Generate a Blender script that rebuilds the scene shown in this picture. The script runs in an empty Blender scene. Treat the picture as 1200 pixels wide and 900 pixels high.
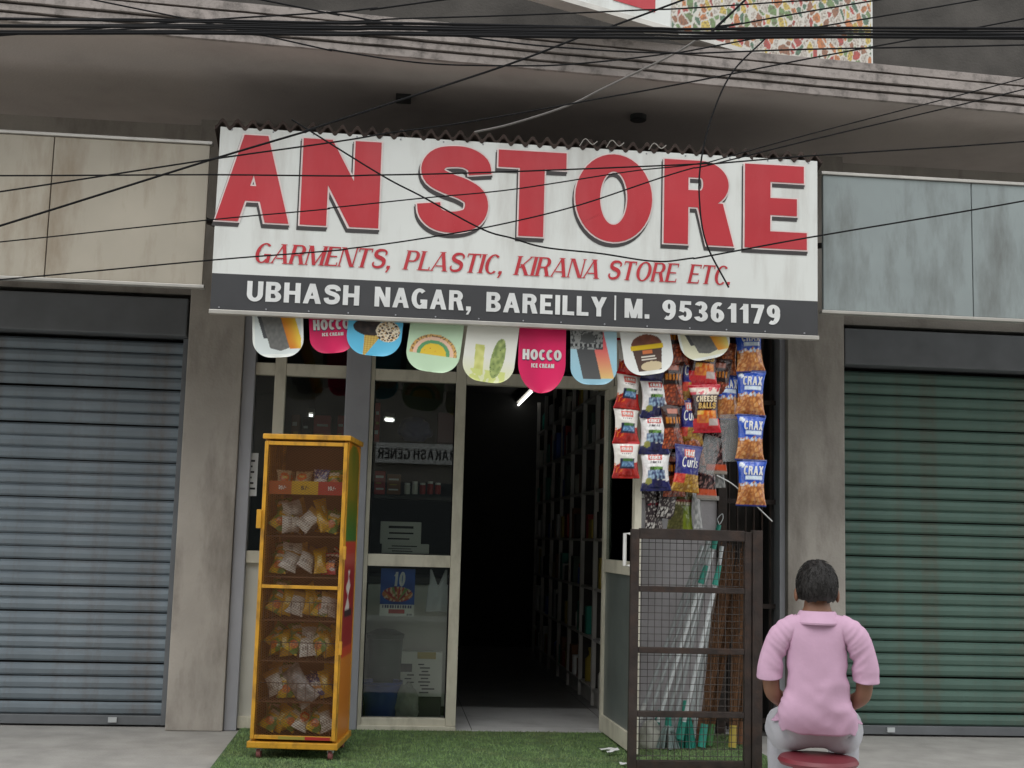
import bpy, bmesh, math, random
from mathutils import Vector, Matrix, noise
random.seed(7)
SC = bpy.context.scene
COL = SC.collection
# ------------------------------------------------------------------ camera
F_PX = 1450.0
YAW, PITCH, ROLL = math.radians(5.5), math.radians(7.08), math.radians(1.57)
FW = Vector((math.sin(YAW)*math.cos(PITCH), math.cos(YAW)*math.cos(PITCH), math.sin(PITCH)))
_R0 = Vector((math.cos(YAW), -math.sin(YAW), 0)); _U0 = _R0.cross(FW)
RT = _R0*math.cos(ROLL) + _U0*math.sin(ROLL)
UP = _U0*math.cos(ROLL) - _R0*math.sin(ROLL)
CAM = Vector((-0.461, -7.83, 1.189))
cam = bpy.data.cameras.new('camera'); cam.sensor_width = 36; cam.lens = F_PX/1200*36
cam.clip_start = 0.05; cam.clip_end = 3000
camo = bpy.data.objects.new('camera', cam); COL.objects.link(camo)
camo.matrix_world = Matrix(((RT.x, UP.x, -FW.x, CAM.x), (RT.y, UP.y, -FW.y, CAM.y), (RT.z, UP.z, -FW.z, CAM.z), (0, 0, 0, 1)))
SC.camera = camo
def ray(px, py): return RT*(px-600) - UP*(py-450) + FW*F_PX
def P(px, py, Y):                       # photo pixel -> point on the plane y = Y
    v = ray(px, py); return CAM + v*((Y-CAM.y)/v.y)
def PZ(px, py, Z):                      # photo pixel -> point on the level z = Z
    v = ray(px, py); return CAM + v*((Z-CAM.z)/v.z)
# ------------------------------------------------------------------ sky, sun, exposure (overcast)
SUN_EL, SUN_AZ = math.radians(58), math.radians(205)
W = bpy.data.worlds.new('World'); SC.world = W; W.use_nodes = True
nt = W.node_tree; bg = nt.nodes['Background']
sky = nt.nodes.new('ShaderNodeTexSky'); sky.sky_type = 'NISHITA'; sky.sun_disc = False
sky.sun_elevation = SUN_EL; sky.sun_rotation = SUN_AZ
sky.air_density = 1.0; sky.dust_density = 0.4; sky.ozone_density = 1.0
hs = nt.nodes.new('ShaderNodeHueSaturation'); hs.inputs['Saturation'].default_value = 0.12
nt.links.new(sky.outputs[0], hs.inputs['Color']); 
ov = nt.nodes.new('ShaderNodeMixRGB'); ov.inputs['Fac'].default_value = .75; ov.inputs['Color2'].default_value = (8.4, 8.6, 8.7, 1)   # even cloud deck
nt.links.new(hs.outputs[0], ov.inputs['Color1']); nt.links.new(ov.outputs[0], bg.inputs['Color'])
bg.inputs['Strength'].default_value = 0.15
sun = bpy.data.lights.new('sun', 'SUN'); sun.energy = 0.8; sun.angle = math.radians(40); sun.color = (1, .97, .93)
suno = bpy.data.objects.new('sun', sun); COL.objects.link(suno)
_sd = Vector((math.sin(SUN_AZ)*math.cos(SUN_EL), math.cos(SUN_AZ)*math.cos(SUN_EL), math.sin(SUN_EL)))
suno.rotation_euler = _sd.to_track_quat('Z', 'Y').to_euler()
SC.view_settings.view_transform = 'Standard'; SC.view_settings.look = 'None'
SC.view_settings.gamma = 1; SC.view_settings.use_curve_mapping = False
SC.view_settings.exposure = 0.38
SC.render.engine = 'CYCLES'
SC.cycles.max_bounces = 10; SC.cycles.transparent_max_bounces = 24

# ------------------------------------------------------------------ materials
def lin(c):
    return tuple(((v/255)/12.92 if v/255 <= .04045 else ((v/255+.055)/1.055)**2.4) for v in c)
_mats = {}
def mat(name, col, rough=.6, metal=0, var=.12, scale=6, bump=0, bscale=60, coat=0, stain=None, spec=.5, alpha=1, detail=6):
    if name in _mats: return _mats[name]
    m = bpy.data.materials.new(name); m.use_nodes = True; t = m.node_tree; b = t.nodes['Principled BSDF']
    b.inputs['Roughness'].default_value = rough; b.inputs['Metallic'].default_value = metal
    b.inputs['Coat Weight'].default_value = coat; b.inputs['Specular IOR Level'].default_value = spec
    b.inputs['Alpha'].default_value = alpha
    tc = t.nodes.new('ShaderNodeTexCoord')
    n = t.nodes.new('ShaderNodeTexNoise'); n.inputs['Scale'].default_value = scale; n.inputs['Detail'].default_value = detail
    t.links.new(tc.outputs['Object'], n.inputs['Vector'])
    r = t.nodes.new('ShaderNodeValToRGB')
    r.color_ramp.elements[0].position = .3; r.color_ramp.elements[1].position = .7
    r.color_ramp.elements[0].color = tuple(max(0, c*(1-var)) for c in col)+(1,)
    r.color_ramp.elements[1].color = tuple(min(1, c*(1+var)) for c in col)+(1,)
    t.links.new(n.outputs['Fac'], r.inputs['Fac'])
    out = r.outputs['Color']
    if stain:                           # (colour, amount, scale, stretch z): streaky dirt with a shape of its own
        mp = t.nodes.new('ShaderNodeMapping'); mp.inputs['Scale'].default_value = (1, 1, stain[3])
        t.links.new(tc.outputs['Object'], mp.inputs['Vector'])
        n2 = t.nodes.new('ShaderNodeTexNoise'); n2.inputs['Scale'].default_value = stain[2]; n2.inputs['Detail'].default_value = 8
        n2.inputs['Roughness'].default_value = .65
        t.links.new(mp.outputs[0], n2.inputs['Vector'])
        r2 = t.nodes.new('ShaderNodeValToRGB'); r2.color_ramp.elements[0].position = .48; r2.color_ramp.elements[1].position = .75
        r2.color_ramp.elements[0].color = (0, 0, 0, 1); r2.color_ramp.elements[1].color = (stain[1],)*3+(1,)
        t.links.new(n2.outputs['Fac'], r2.inputs['Fac'])
        mx = t.nodes.new('ShaderNodeMixRGB'); mx.inputs['Color2'].default_value = stain[0]+(1,)
        t.links.new(r2.outputs['Color'], mx.inputs['Fac']); t.links.new(out, mx.inputs['Color1']); out = mx.outputs['Color']
    t.links.new(out, b.inputs['Base Color'])
    if bump:
        n3 = t.nodes.new('ShaderNodeTexNoise'); n3.inputs['Scale'].default_value = bscale; n3.inputs['Detail'].default_value = 4
        t.links.new(tc.outputs['Object'], n3.inputs['Vector'])
        bp = t.nodes.new('ShaderNodeBump'); bp.inputs['Strength'].default_value = bump; bp.inputs['Distance'].default_value = .01
        t.links.new(n3.outputs['Fac'], bp.inputs['Height']); t.links.new(bp.outputs[0], b.inputs['Normal'])
    _mats[name] = m; return m
def print_mat(name, rough=.35, coat=0, bump=0, metal=0):
    if name in _mats: return _mats[name]
    m = bpy.data.materials.new(name); m.use_nodes = True; t = m.node_tree; b = t.nodes['Principled BSDF']
    a = t.nodes.new('ShaderNodeAttribute'); a.attribute_name = 'Col'
    t.links.new(a.outputs['Color'], b.inputs['Base Color'])
    b.inputs['Roughness'].default_value = rough; b.inputs['Coat Weight'].default_value = coat; b.inputs['Metallic'].default_value = metal
    if bump:
        tc = t.nodes.new('ShaderNodeTexCoord'); n3 = t.nodes.new('ShaderNodeTexNoise'); n3.inputs['Scale'].default_value = 35
        t.links.new(tc.outputs['Object'], n3.inputs['Vector'])
        bp = t.nodes.new('ShaderNodeBump'); bp.inputs['Strength'].default_value = bump; bp.inputs['Distance'].default_value = .01
        t.links.new(n3.outputs['Fac'], bp.inputs['Height']); t.links.new(bp.outputs[0], b.inputs['Normal'])
    _mats[name] = m; return m
def glass_mat(name, tint=(.9, .95, .93), rough=.0, ior=1.45):
    m = bpy.data.materials.new(name); m.use_nodes = True; t = m.node_tree; t.nodes.clear()
    o = t.nodes.new('ShaderNodeOutputMaterial'); mx = t.nodes.new('ShaderNodeMixShader')
    tr = t.nodes.new('ShaderNodeBsdfTransparent'); tr.inputs['Color'].default_value = tint+(1,)
    gl = t.nodes.new('ShaderNodeBsdfGlossy'); gl.inputs['Roughness'].default_value = rough
    fr = t.nodes.new('ShaderNodeFresnel'); fr.inputs['IOR'].default_value = ior
    t.links.new(fr.outputs[0], mx.inputs[0]); t.links.new(tr.outputs[0], mx.inputs[1]); t.links.new(gl.outputs[0], mx.inputs[2])
    t.links.new(mx.outputs[0], o.inputs['Surface']); return m
def emit_mat(name, col, s):
    m = bpy.data.materials.new(name); m.use_nodes = True; b = m.node_tree.nodes['Principled BSDF']
    b.inputs['Base Color'].default_value = col+(1,); b.inputs['Emission Color'].default_value = col+(1,); b.inputs['Emission Strength'].default_value = s
    return m
M = dict(
    concrete=mat('pale_concrete', (.54, .53, .51), .9, var=.06, scale=3, bump=.08, bscale=90),
    plinth=mat('plinth_cement', (.33, .32, .30), .9, var=.15, scale=5, bump=.3),
    plaster=mat('grey_lilac_plaster', (.56, .53, .55), .85, var=.08, scale=4, bump=.15, stain=((.2, .18, .17), .5, 3, .4)),
    column=mat('grey_paint', (.33, .335, .36), .7, var=.06, scale=5, bump=.1),
    soffit=mat('brown_grey_soffit', (.42, .37, .34), .9, var=.07, scale=1.6, bump=.2, stain=((.25, .21, .19), .35, 2.5, 1)),
    fascia=mat('weathered_cement', (.30, .265, .245), .9, var=.12, scale=7, bump=.35, stain=((.05, .045, .04), .9, 14, .9)),
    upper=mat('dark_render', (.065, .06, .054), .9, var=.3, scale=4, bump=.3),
    alu=mat('cream_aluminium', (.62, .59, .48), .45, var=.06, scale=8, stain=((.28, .25, .18), .6, 9, .35)),
    alu2=mat('bare_aluminium', (.52, .50, .46), .4, .5, var=.1, scale=10),
    shelf=mat('painted_board', (.50, .48, .45), .7, var=.1),
    dark=mat('dark_board', (.05, .045, .04), .8, var=.2),
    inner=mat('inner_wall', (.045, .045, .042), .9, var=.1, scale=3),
    tile=mat('white_marble_tile', (.78, .78, .77), .25, var=.08, scale=3, stain=((.3, .29, .27), .5, 2.2, 1)),
    tile2=mat('dark_granite_tile', (.17, .17, .165), .3, var=.2, scale=5),  # inner rows, darkened in colour so the floor fades into the shop
    grout=mat('dark_grout', (.10, .095, .09), .9),
    signw=mat('flex_white', (.74, .76, .73), .45, var=.04, scale=1.5, stain=((.40, .37, .33), .55, 6, .16)),
    signk=mat('flex_charcoal', (.050, .051, .055), .5, var=.1, scale=4),
    red=mat('flex_red', (.50, .030, .042), .45, var=.08, scale=2.5, stain=((.58, .12, .13), .3, 4, .3)),
    shade=mat('flex_shadow', (.055, .05, .05), .5),
    pinkline=mat('flex_outline', (.78, .66, .64), .5),
    lett=mat('flex_lettering', (.72, .73, .72), .5),
    tin=mat('rusty_tin', (.050, .034, .028), .85, .2, var=.4, scale=14, bump=.4),
    black=mat('black_rubber', (.010, .010, .011), .8, spec=.2),
    cable2=mat('grey_cable', (.13, .12, .11), .6),
    yellow=mat('orange_yellow_enamel', (.60, .30, .022), .45, var=.14, scale=9, coat=.1, stain=((.13, .06, .02), .85, 18, .5)),
    meshm=mat('brown_wire', (.19, .085, .035), .5, .3),
    iron=mat('brown_iron', (.040, .030, .026), .6, .3, var=.3, scale=14, bump=.2, stain=((.10, .05, .03), .5, 11, 1)),
    wire=mat('dark_wire', (.075, .064, .058), .55, .4, var=.3),
    turf=mat('turf_green', (.170, .270, .095), .9, var=.35, scale=9, stain=((.20, .19, .10), .7, 2.6, 1)),
    turfb=mat('turf_backing', (.07, .12, .05), .95, var=.3, scale=20),
    chrome=mat('steel_tube', (.60, .63, .64), .35, .15, var=.1),
    teal=mat('teal_plastic', (.025, .25, .19), .45),
    broom=mat('broom_straw', (.13, .062, .028), .9, var=.35, scale=40),
    skin=mat('brown_skin', (.22, .105, .06), .55, var=.08),
    pink=mat('pink_cotton', (.60, .38, .52), .9, var=.04, scale=12, bump=.2, bscale=25),
    trous=mat('pale_trousers', (.42, .42, .45), .9, var=.05, scale=10, bump=.2, bscale=20),
    hair=mat('black_hair', (.012, .010, .009), .6, bump=.5, bscale=200),
    stool=mat('maroon_plastic', (.16, .02, .03), .45),
    white=mat('white_plastic', (.72, .72, .70), .5),
    sack=mat('white_sack', (.45, .45, .40), .85, var=.12, scale=14, bump=.4, bscale=30),
    rubber=mat('pink_caster_rubber', (.30, .10, .10), .6),
    beige=mat('beige_cabinet', (.58, .57, .51), .6, var=.06, scale=4),
    beige2=mat('beige_unit', (.68, .67, .60), .6, var=.04),
    blueb=mat('blue_bucket', (.03, .08, .42), .4),
    greenb=mat('dark_green_bin', (.05, .085, .065), .55),
    label_y=mat('yellow_label', (.40, .30, .05), .6),
    ink=mat('black_ink', (.02, .02, .02), .7),
    redp=mat('red_plastic', (.35, .03, .025), .45), brownp=mat('brown_card', (.20, .085, .04), .7),
    navy=mat('navy_plastic', (.03, .04, .12), .4), opp=mat('opposite_render', (.24, .225, .20), .9, var=.2, scale=2),
    shutter=mat('opposite_shutter', (.07, .08, .085), .6, .3),
    cfl=mat('dark_fixture', (.012, .012, .012), .6),
    lilac=mat('paper_white', (.66, .67, .66), .8),
)
G_PANE = glass_mat('window_glass', (.90, .94, .92), 0, 1.62)
G_DOOR = glass_mat('door_glass', (.55, .62, .60))
G_POLY = mat('clear_film', (.55, .57, .57), .10, alpha=.22, bump=1.0, bscale=30, coat=.5)
EM = emit_mat('lit_tube', (1, .98, .95), 1.6)
PACK = print_mat('foil_print', .17, .6, .6)
CARD = print_mat('card_print', .45, .1)
POST = print_mat('poster_print', .4, .2)

# ------------------------------------------------------------------ builders
class MB:
    """collects boxes, tubes and sheets; build() links them as ONE mesh object"""
    def __init__(s): s.v = []; s.f = []
    def add(s, vs, fs):
        n = len(s.v); s.v += [tuple(v) for v in vs]; s.f += [tuple(i+n for i in f) for f in fs]; return s
    def box(s, x0, x1, y0, y1, z0, z1, M4=None):
        vs = [Vector((x, y, z)) for x in (x0, x1) for y in (y0, y1) for z in (z0, z1)]
        if M4: vs = [M4 @ v for v in vs]
        return s.add(vs, [(0, 1, 3, 2), (4, 6, 7, 5), (0, 4, 5, 1), (2, 3, 7, 6), (0, 2, 6, 4), (1, 5, 7, 3)])
    def bar(s, a, b, w, d=None):        # rectangular bar from a to b
        a, b = Vector(a), Vector(b); d = d or w; t = b-a; L = t.length; q = t.to_track_quat('Z', 'Y').to_matrix().to_4x4()
        return s.box(-w/2, w/2, -d/2, d/2, 0, L, Matrix.Translation(a) @ q)
    def tube(s, pts, r, n=8, caps=True, r2=None):
        pts = [Vector(p) for p in pts]; rings = []; N = len(pts); up = Vector((0, 0, 1))
        for i, p in enumerate(pts):
            t = (pts[min(i+1, N-1)]-pts[max(i-1, 0)]).normalized()
            a = t.cross(up if abs(t.dot(up)) < .95 else Vector((0, 1, 0))).normalized(); b = t.cross(a)
            rr = r if r2 is None else r+(r2-r)*i/max(1, N-1)
            if isinstance(r, (list, tuple)): rr = r[i]
            rings.append([p+(a*math.cos(k*2*math.pi/n)+b*math.sin(k*2*math.pi/n))*rr for k in range(n)])
        vs = [v for rg in rings for v in rg]; fs = []
        for i in range(N-1):
            for k in range(n):
                fs.append((i*n+k, i*n+(k+1) % n, (i+1)*n+(k+1) % n, (i+1)*n+k))
        if caps: fs += [tuple(range(n))[::-1], tuple((N-1)*n+k for k in range(n))]
        return s.add(vs, fs)
    def lathe(s, prof, n=20, M4=None, caps=True):
        vs = []; N = len(prof)
        for r, z in prof:
            for k in range(n):
                v = Vector((r*math.cos(k*2*math.pi/n), r*math.sin(k*2*math.pi/n), z)); vs.append(M4 @ v if M4 else v)
        fs = [(i*n+k, i*n+(k+1) % n, (i+1)*n+(k+1) % n, (i+1)*n+k) for i in range(N-1) for k in range(n)]
        if caps: fs += [tuple(range(n))[::-1], tuple((N-1)*n+k for k in range(n))]
        return s.add(vs, fs)
    def build(s, name, m, parent=None, smooth=False, bevel=0):
        me = bpy.data.meshes.new(name); me.from_pydata(s.v, [], s.f)
        bm = bmesh.new(); bm.from_mesh(me)
        if bevel:
            bmesh.ops.bevel(bm, geom=[e for e in bm.edges if len(e.link_faces) == 2 and e.calc_face_angle(0) > .6], offset=bevel, segments=2, affect='EDGES', profile=.6)
        bmesh.ops.recalc_face_normals(bm, faces=bm.faces); bm.to_mesh(me); bm.free()
        if smooth:
            me.polygons.foreach_set('use_smooth', [True]*len(me.polygons))
            me.set_sharp_from_angle(angle=math.radians(40))
        me.materials.append(m)
        o = bpy.data.objects.new(name, me); COL.objects.link(o); par(o, parent); return o
def par(o, parent):
    if parent is not None:
        o.parent = parent; o.matrix_parent_inverse = world_of(parent).inverted()
def world_of(o):
    m = Matrix.LocRotScale(o.location, o.rotation_euler, o.scale)
    return world_of(o.parent) @ o.matrix_parent_inverse @ m if o.parent else m
def tag(o, label=None, cat=None, group=None, kind=None):
    if label: o['label'] = label
    if cat: o['category'] = cat
    if group: o['group'] = group
    if kind: o['kind'] = kind
    return o
def empty(name, loc, label=None, cat=None, group=None, rz=0, kind=None):
    o = bpy.data.objects.new(name, None); COL.objects.link(o); o.location = loc; o.rotation_euler = (0, 0, rz)
    o.empty_display_size = .1
    return tag(o, label, cat, group, kind)
def box(name, x0, x1, y0, y1, z0, z1, m, parent=None, bevel=0):
    return MB().box(x0, x1, y0, y1, z0, z1).build(name, m, parent, bevel=bevel)
def link_mesh(name, me, parent=None):
    o = bpy.data.objects.new(name, me); COL.objects.link(o); par(o, parent); return o
def copy_tree(o, parent=None):
    c = o.copy(); COL.objects.link(c)
    if parent is not None: c.parent = parent
    for ch in o.children: copy_tree(ch, c)
    return c
def spline(pts, sub=8):
    pts = [Vector(p) for p in pts]; q = [pts[0]*2-pts[1]]+pts+[pts[-1]*2-pts[-2]]; out = []
    for i in range(1, len(q)-2):
        for k in range(sub):
            t = k/sub; a, b, c, d = q[i-1:i+3]
            out.append(.5*((2*b)+(c-a)*t+(2*a-5*b+4*c-d)*t*t+(3*b-a-3*c+d)*t**3))
    return out+[pts[-1]]

# ------------------------------------------------------------------ lettering: a small drawn alphabet, sans or serif
def glyph(ch, sans=True, st=.24, e=0.0):
    """closed polygons of one capital of height 1; st = stem weight, e = outward growth for outlines. Returns (polys, width)"""
    ht = st*.80 if sans else .07
    thin = st if sans else .07
    P_ = []
    def rect(x0, x1, y0, y1): P_.append([(x0-e, y0-e), (x1+e, y0-e), (x1+e, y1+e), (x0-e, y1+e)])
    def serif(x0, x1, y):
        if not sans: rect(x0-.07, x1+.07, y, y+.035) if y < .5 else rect(x0-.07, x1+.07, y-.035, y)
    def V(x, w=None, y0=0, y1=1, s=True):
        w = w or st; rect(x, x+w, y0, y1)
        if s:
            if y0 == 0: serif(x, x+w, 0)
            if y1 == 1: serif(x, x+w, 1)
    def H(y, x0, x1, h=None): rect(x0, x1, y, y+(h or ht))
    def D(x0, y0, x1, y1, w, s=True):
        k = e*1.2; P_.append([(x0-k, y0-(e if y0 < y1 else -e)), (x0+w+k, y0-(e if y0 < y1 else -e)), (x1+w+k, y1+(e if y0 < y1 else -e)), (x1-k, y1+(e if y0 < y1 else -e))])
        if s and not sans:
            for x, y in ((x0, y0), (x1, y1)):
                if y in (0, 1): serif(x, x+w, y)
    def A(cx, cy, rx, ry, a0, a1, tx=None, ty=None, n=22):
        tx = tx or st*1.06; ty = ty or ht
        if abs(a1-a0) < 359:
            d = math.degrees(e/max(.05, min(rx, ry))) * (1 if a1 > a0 else -1); a0 -= d; a1 += d
        for i in range(n):
            q = []
            for a, rr in ((a0+(a1-a0)*i/n, 1), (a0+(a1-a0)*(i+1)/n, 1), (a0+(a1-a0)*(i+1)/n, 0), (a0+(a1-a0)*i/n, 0)):
                a = math.radians(a); X = rx+e if rr else rx-tx-e; Y = ry+e if rr else ry-ty-e
                q.append((cx+math.cos(a)*X, cy+math.sin(a)*Y))
            P_.append(q)
    def SP(pts, wd):                    # stroked spine
        if not sans: pts = [(.37+(x-.37)*1.08, .5+(y-.5)*1.16) for x, y in pts]
        q = spline([(x, y, 0) for x, y in pts], 4); n = len(q); L, Rr = [], []
        for i, p in enumerate(q):
            t = (q[min(i+1, n-1)]-q[max(i-1, 0)]).normalized(); a = i/(n-1)
            if i == 0: p = p-t*e; t = Vector((-.12, .99, 0))
            if i == n-1: p = p+t*e; t = Vector((-.12, .99, 0))
            h = (wd if sans else .075+(st-.05)*math.sin(math.pi*a)**1.5)/2+e; nn = Vector((-t.y, t.x, 0))*h
            L.append(p+nn); Rr.append(p-nn)
        for i in range(n-1): P_.append([(v.x, v.y) for v in (L[i], L[i+1], Rr[i+1], Rr[i])])
        if not sans: rect(.60, .64, .68, .86); rect(.10, .14, .14, .33)
    w = .72
    if ch == 'A':
        w = .82; D(0, 0, w/2-thin*.52, 1, thin); D(w-st*1.05, 0, w/2-st*.52, 1, st*1.05); H(.24, .2, w-.22, ht*.85)
    elif ch == 'B':
        w = .70; V(0); H(1-ht, st*.9, .42); H(0, st*.9, .42); H(.5-ht/2, st*.9, .42)
        A(.40, .745, .27, .255, -90, 90, ty=ht); A(.40, .265, .30, .265, -90, 90, ty=ht)
    elif ch == 'C': A(.39, .5, .39, .52, 48, 312); w = .70
    elif ch == 'D': V(0); A(.34, .5, .38, .5, -90, 90); H(0, st*.9, .34); H(1-ht, st*.9, .34); w = .74
    elif ch == 'E':
        w = .62; V(0); H(0, st*.9, w); H(1-ht, st*.9, w-.03); H(.5-ht/2, st*.9, w-.1)
        if not sans: rect(w-.05, w, 0, .2); rect(w-.08, w-.03, .8, 1)
    elif ch == 'F': w = .6; V(0); H(1-ht, st*.9, w); H(.5-ht/2, st*.9, w-.1)
    elif ch == 'G':
        A(.40, .5, .40, .52, 48, 320); V(.78-st, y1=.46, s=False); H(.46-ht, .44, .78-st*.5); w = .80
    elif ch == 'H': w = .74; V(0); V(w-st); H(.5-ht/2, st*.9, w-st*.9)
    elif ch == 'I': w = st; V(0)
    elif ch == 'K': w = .78; V(0); D(st*.9, .38, w-thin*1.35, 1, thin*1.25); D(w-st*1.25, 0, st*1.1, .58, st*1.15)
    elif ch == 'L':
        w = .58; V(0); H(0, st*.9, w)
        if not sans: rect(w-.05, w, 0, .2)
    elif ch == 'M':
        w = .90; V(0, thin); V(w-st); D(w/2-st*.5, .0, thin*.25, 1, st, s=False); D(w/2-thin*.5, .0, w-thin*1.2, 1, thin*1.1, s=False)
    elif ch == 'N': w = .76; V(0, thin); V(w-thin, thin); D(w-st*1.1, 0, 0, 1, st*1.1, s=False)
    elif ch == 'O': A(.42, .5, .42, .52, 0, 360, n=40); w = .84
    elif ch == 'P': w = .68; V(0); H(1-ht, st*.9, .4); H(.42, st*.9, .4); A(.38, .71, .30, .29, -90, 90)
    elif ch == 'R':
        w = .74; V(0); H(1-ht, st*.9, .4); H(.44, st*.9, .4); A(.38, .72, .30, .28, -90, 90)
        D(w-st*1.1, 0, .34, .50, st*1.1)
    elif ch == 'S':
        w = .74; k = w-.001
        SP([(.640, .690), (.615, .80), (.50, .875), (.36, .885), (.215, .855), (.140, .755), (.165, .640), (.30, .565), (.46, .510), (.585, .425), (.610, .290), (.545, .170), (.38, .118), (.22, .135), (.125, .215), (.105, .325)], st*.96)
    elif ch == 'T':
        w = .70; V(w/2-st/2); H(1-ht, 0, w)
        if not sans: rect(0, .05, .8, 1); rect(w-.05, w, .8, 1)
    elif ch == 'U': w = .72; V(0, y0=.34); V(w-st, y0=.34); A(w/2, .36, w/2, .38, 180, 360, tx=st)
    elif ch == 'X': w = .78; D(0, 0, w-st*1.15, 1, st*1.15); D(w-st*1.15, 0, 0, 1, st*1.15)
    elif ch == 'Y': w = .78; V(w/2-st/2, y1=.45); D(w/2-st/2, .4, 0, 1, st*1.1); D(w/2-st*.6, .4, w-st*1.1, 1, st*1.1)
    elif ch == '0': A(.32, .5, .32, .52, 0, 360, n=32); w = .64
    elif ch == '1': w = .44; V(.44-st*1.05, st*1.05); D(.02, .70, .2, .92, st*.9, s=False)
    elif ch == '3': w = .62; A(.29, .74, .29, .28, 160, -88); A(.29, .27, .32, .29, 88, -165); H(.5-ht/2, .2, .34)
    elif ch == '5': w = .62; H(1-ht, .1, .58); D(.05, .46, .09, 1, st*.9); A(.30, .32, .32, .34, 150, -160)
    elif ch == '6': w = .62; A(.31, .32, .31, .34, 0, 360, n=28); A(.36, .5, .36, .52, 62, 200)
    elif ch == '7': w = .60; H(1-ht, 0, .60); D(.10, 0, .36, .9, st*1.05)
    elif ch == '9': w = .62; A(.31, .68, .31, .34, 0, 360, n=28); A(.26, .5, .36, .52, 20, -118)
    elif ch == '.': w = st; rect(0, st, 0, st*.95)
    elif ch == ',': w = st; rect(0, st, 0, st*.9); D(0, -.2, st*.45, 0.0, st*.5, s=False)
    elif ch == '|': w = .06; rect(0, .06, -.15, 1.12)
    elif ch == '/': w = .4; D(0, 0, .28, 1, st*.8)
    elif ch == '-': w = .36; H(.4, 0, .36)
    elif ch == 'c': A(.27, .34, .28, .36, 48, 312); w = .5
    elif ch == 'u': w = .52; V(0, y0=.24, y1=.68, s=False); V(w-st, y0=0, y1=.68, s=False); A(w/2, .27, w/2, .29, 180, 360, tx=st)
    elif ch == 'r': w = .38; V(0, y1=.68, s=False); A(.28, .42, .24, .27, 50, 140)
    elif ch == 'l': w = st; V(0, s=False)
    elif ch == 's': w = .44; A(.22, .51, .21, .19, 22, 272, tx=st*.8); A(.22, .17, .22, .19, 92, -160, tx=st*.8)
    else: w = .34
    return P_, w
def text_polys(s, st=.24, sans=True, gap=.10, e=0, shear=0):
    """polygons of a whole word in units of cap height, and its width"""
    out = []; x = 0
    for c in s:
        ps, w = glyph(c, sans, st, e)
        out += [[(px+x+shear*py, py) for px, py in p] for p in ps]
        x += w+(gap if c != ' ' else 0)
    return out, x-gap
def lay(mb, polys, origin, ux, uz, sx, sz, nrm, depth, step=.00006, fit=None):
    """lay polygons on a plane; successive strokes step slightly forward so none share a plane"""
    for i, p in enumerate(polys):
        d = depth+step*(i % 24); vs = []
        if fit and len(p) == 4:
            pa_, pb_, pc_, pd_ = [Vector((a, b)) for a, b in p]; nu = max(1, min(6, int(((pb_-pa_).length)*sx/.012))) if sx < .5 else 2; nv = max(1, min(6, int(((pd_-pa_).length)*sz/.012))) if sz < .5 else 4
            nu, nv = (nu, nv) if sz > .001 else (1, 1)
            gv = []
            for jv in range(nv+1):
                for iu in range(nu+1):
                    w2 = (pa_*(1-iu/nu)+pb_*(iu/nu))*(1-jv/nv)+(pd_*(1-iu/nu)+pc_*(iu/nu))*(jv/nv)
                    gv.append(fit(Vector(origin)+Vector(ux)*(w2.x*sx)+Vector(uz)*(w2.y*sz)+Vector(nrm)*d))
            mb.add(gv, [(jv*(nu+1)+iu, jv*(nu+1)+iu+1, (jv+1)*(nu+1)+iu+1, (jv+1)*(nu+1)+iu) for jv in range(nv) for iu in range(nu)])
            continue
        for x, y in p:
            q = Vector(origin)+Vector(ux)*(x*sx)+Vector(uz)*(y*sz)+Vector(nrm)*d
            vs.append(fit(q) if fit else q)
        mb.add(vs, [tuple(range(len(vs)))])
def word(mb, s, x0, x1, z0, z1, Y, depth=.001, fit=None, **k):
    """lay word s on the plane y = Y facing the street, filling x0..x1 and z0..z1"""
    polys, w = text_polys(s, **k)
    lay(mb, polys, (x0, Y, z0), (1, 0, 0), (0, 0, 1), (x1-x0)/w, z1-z0, (0, -1, 0), depth, fit=fit)

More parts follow.
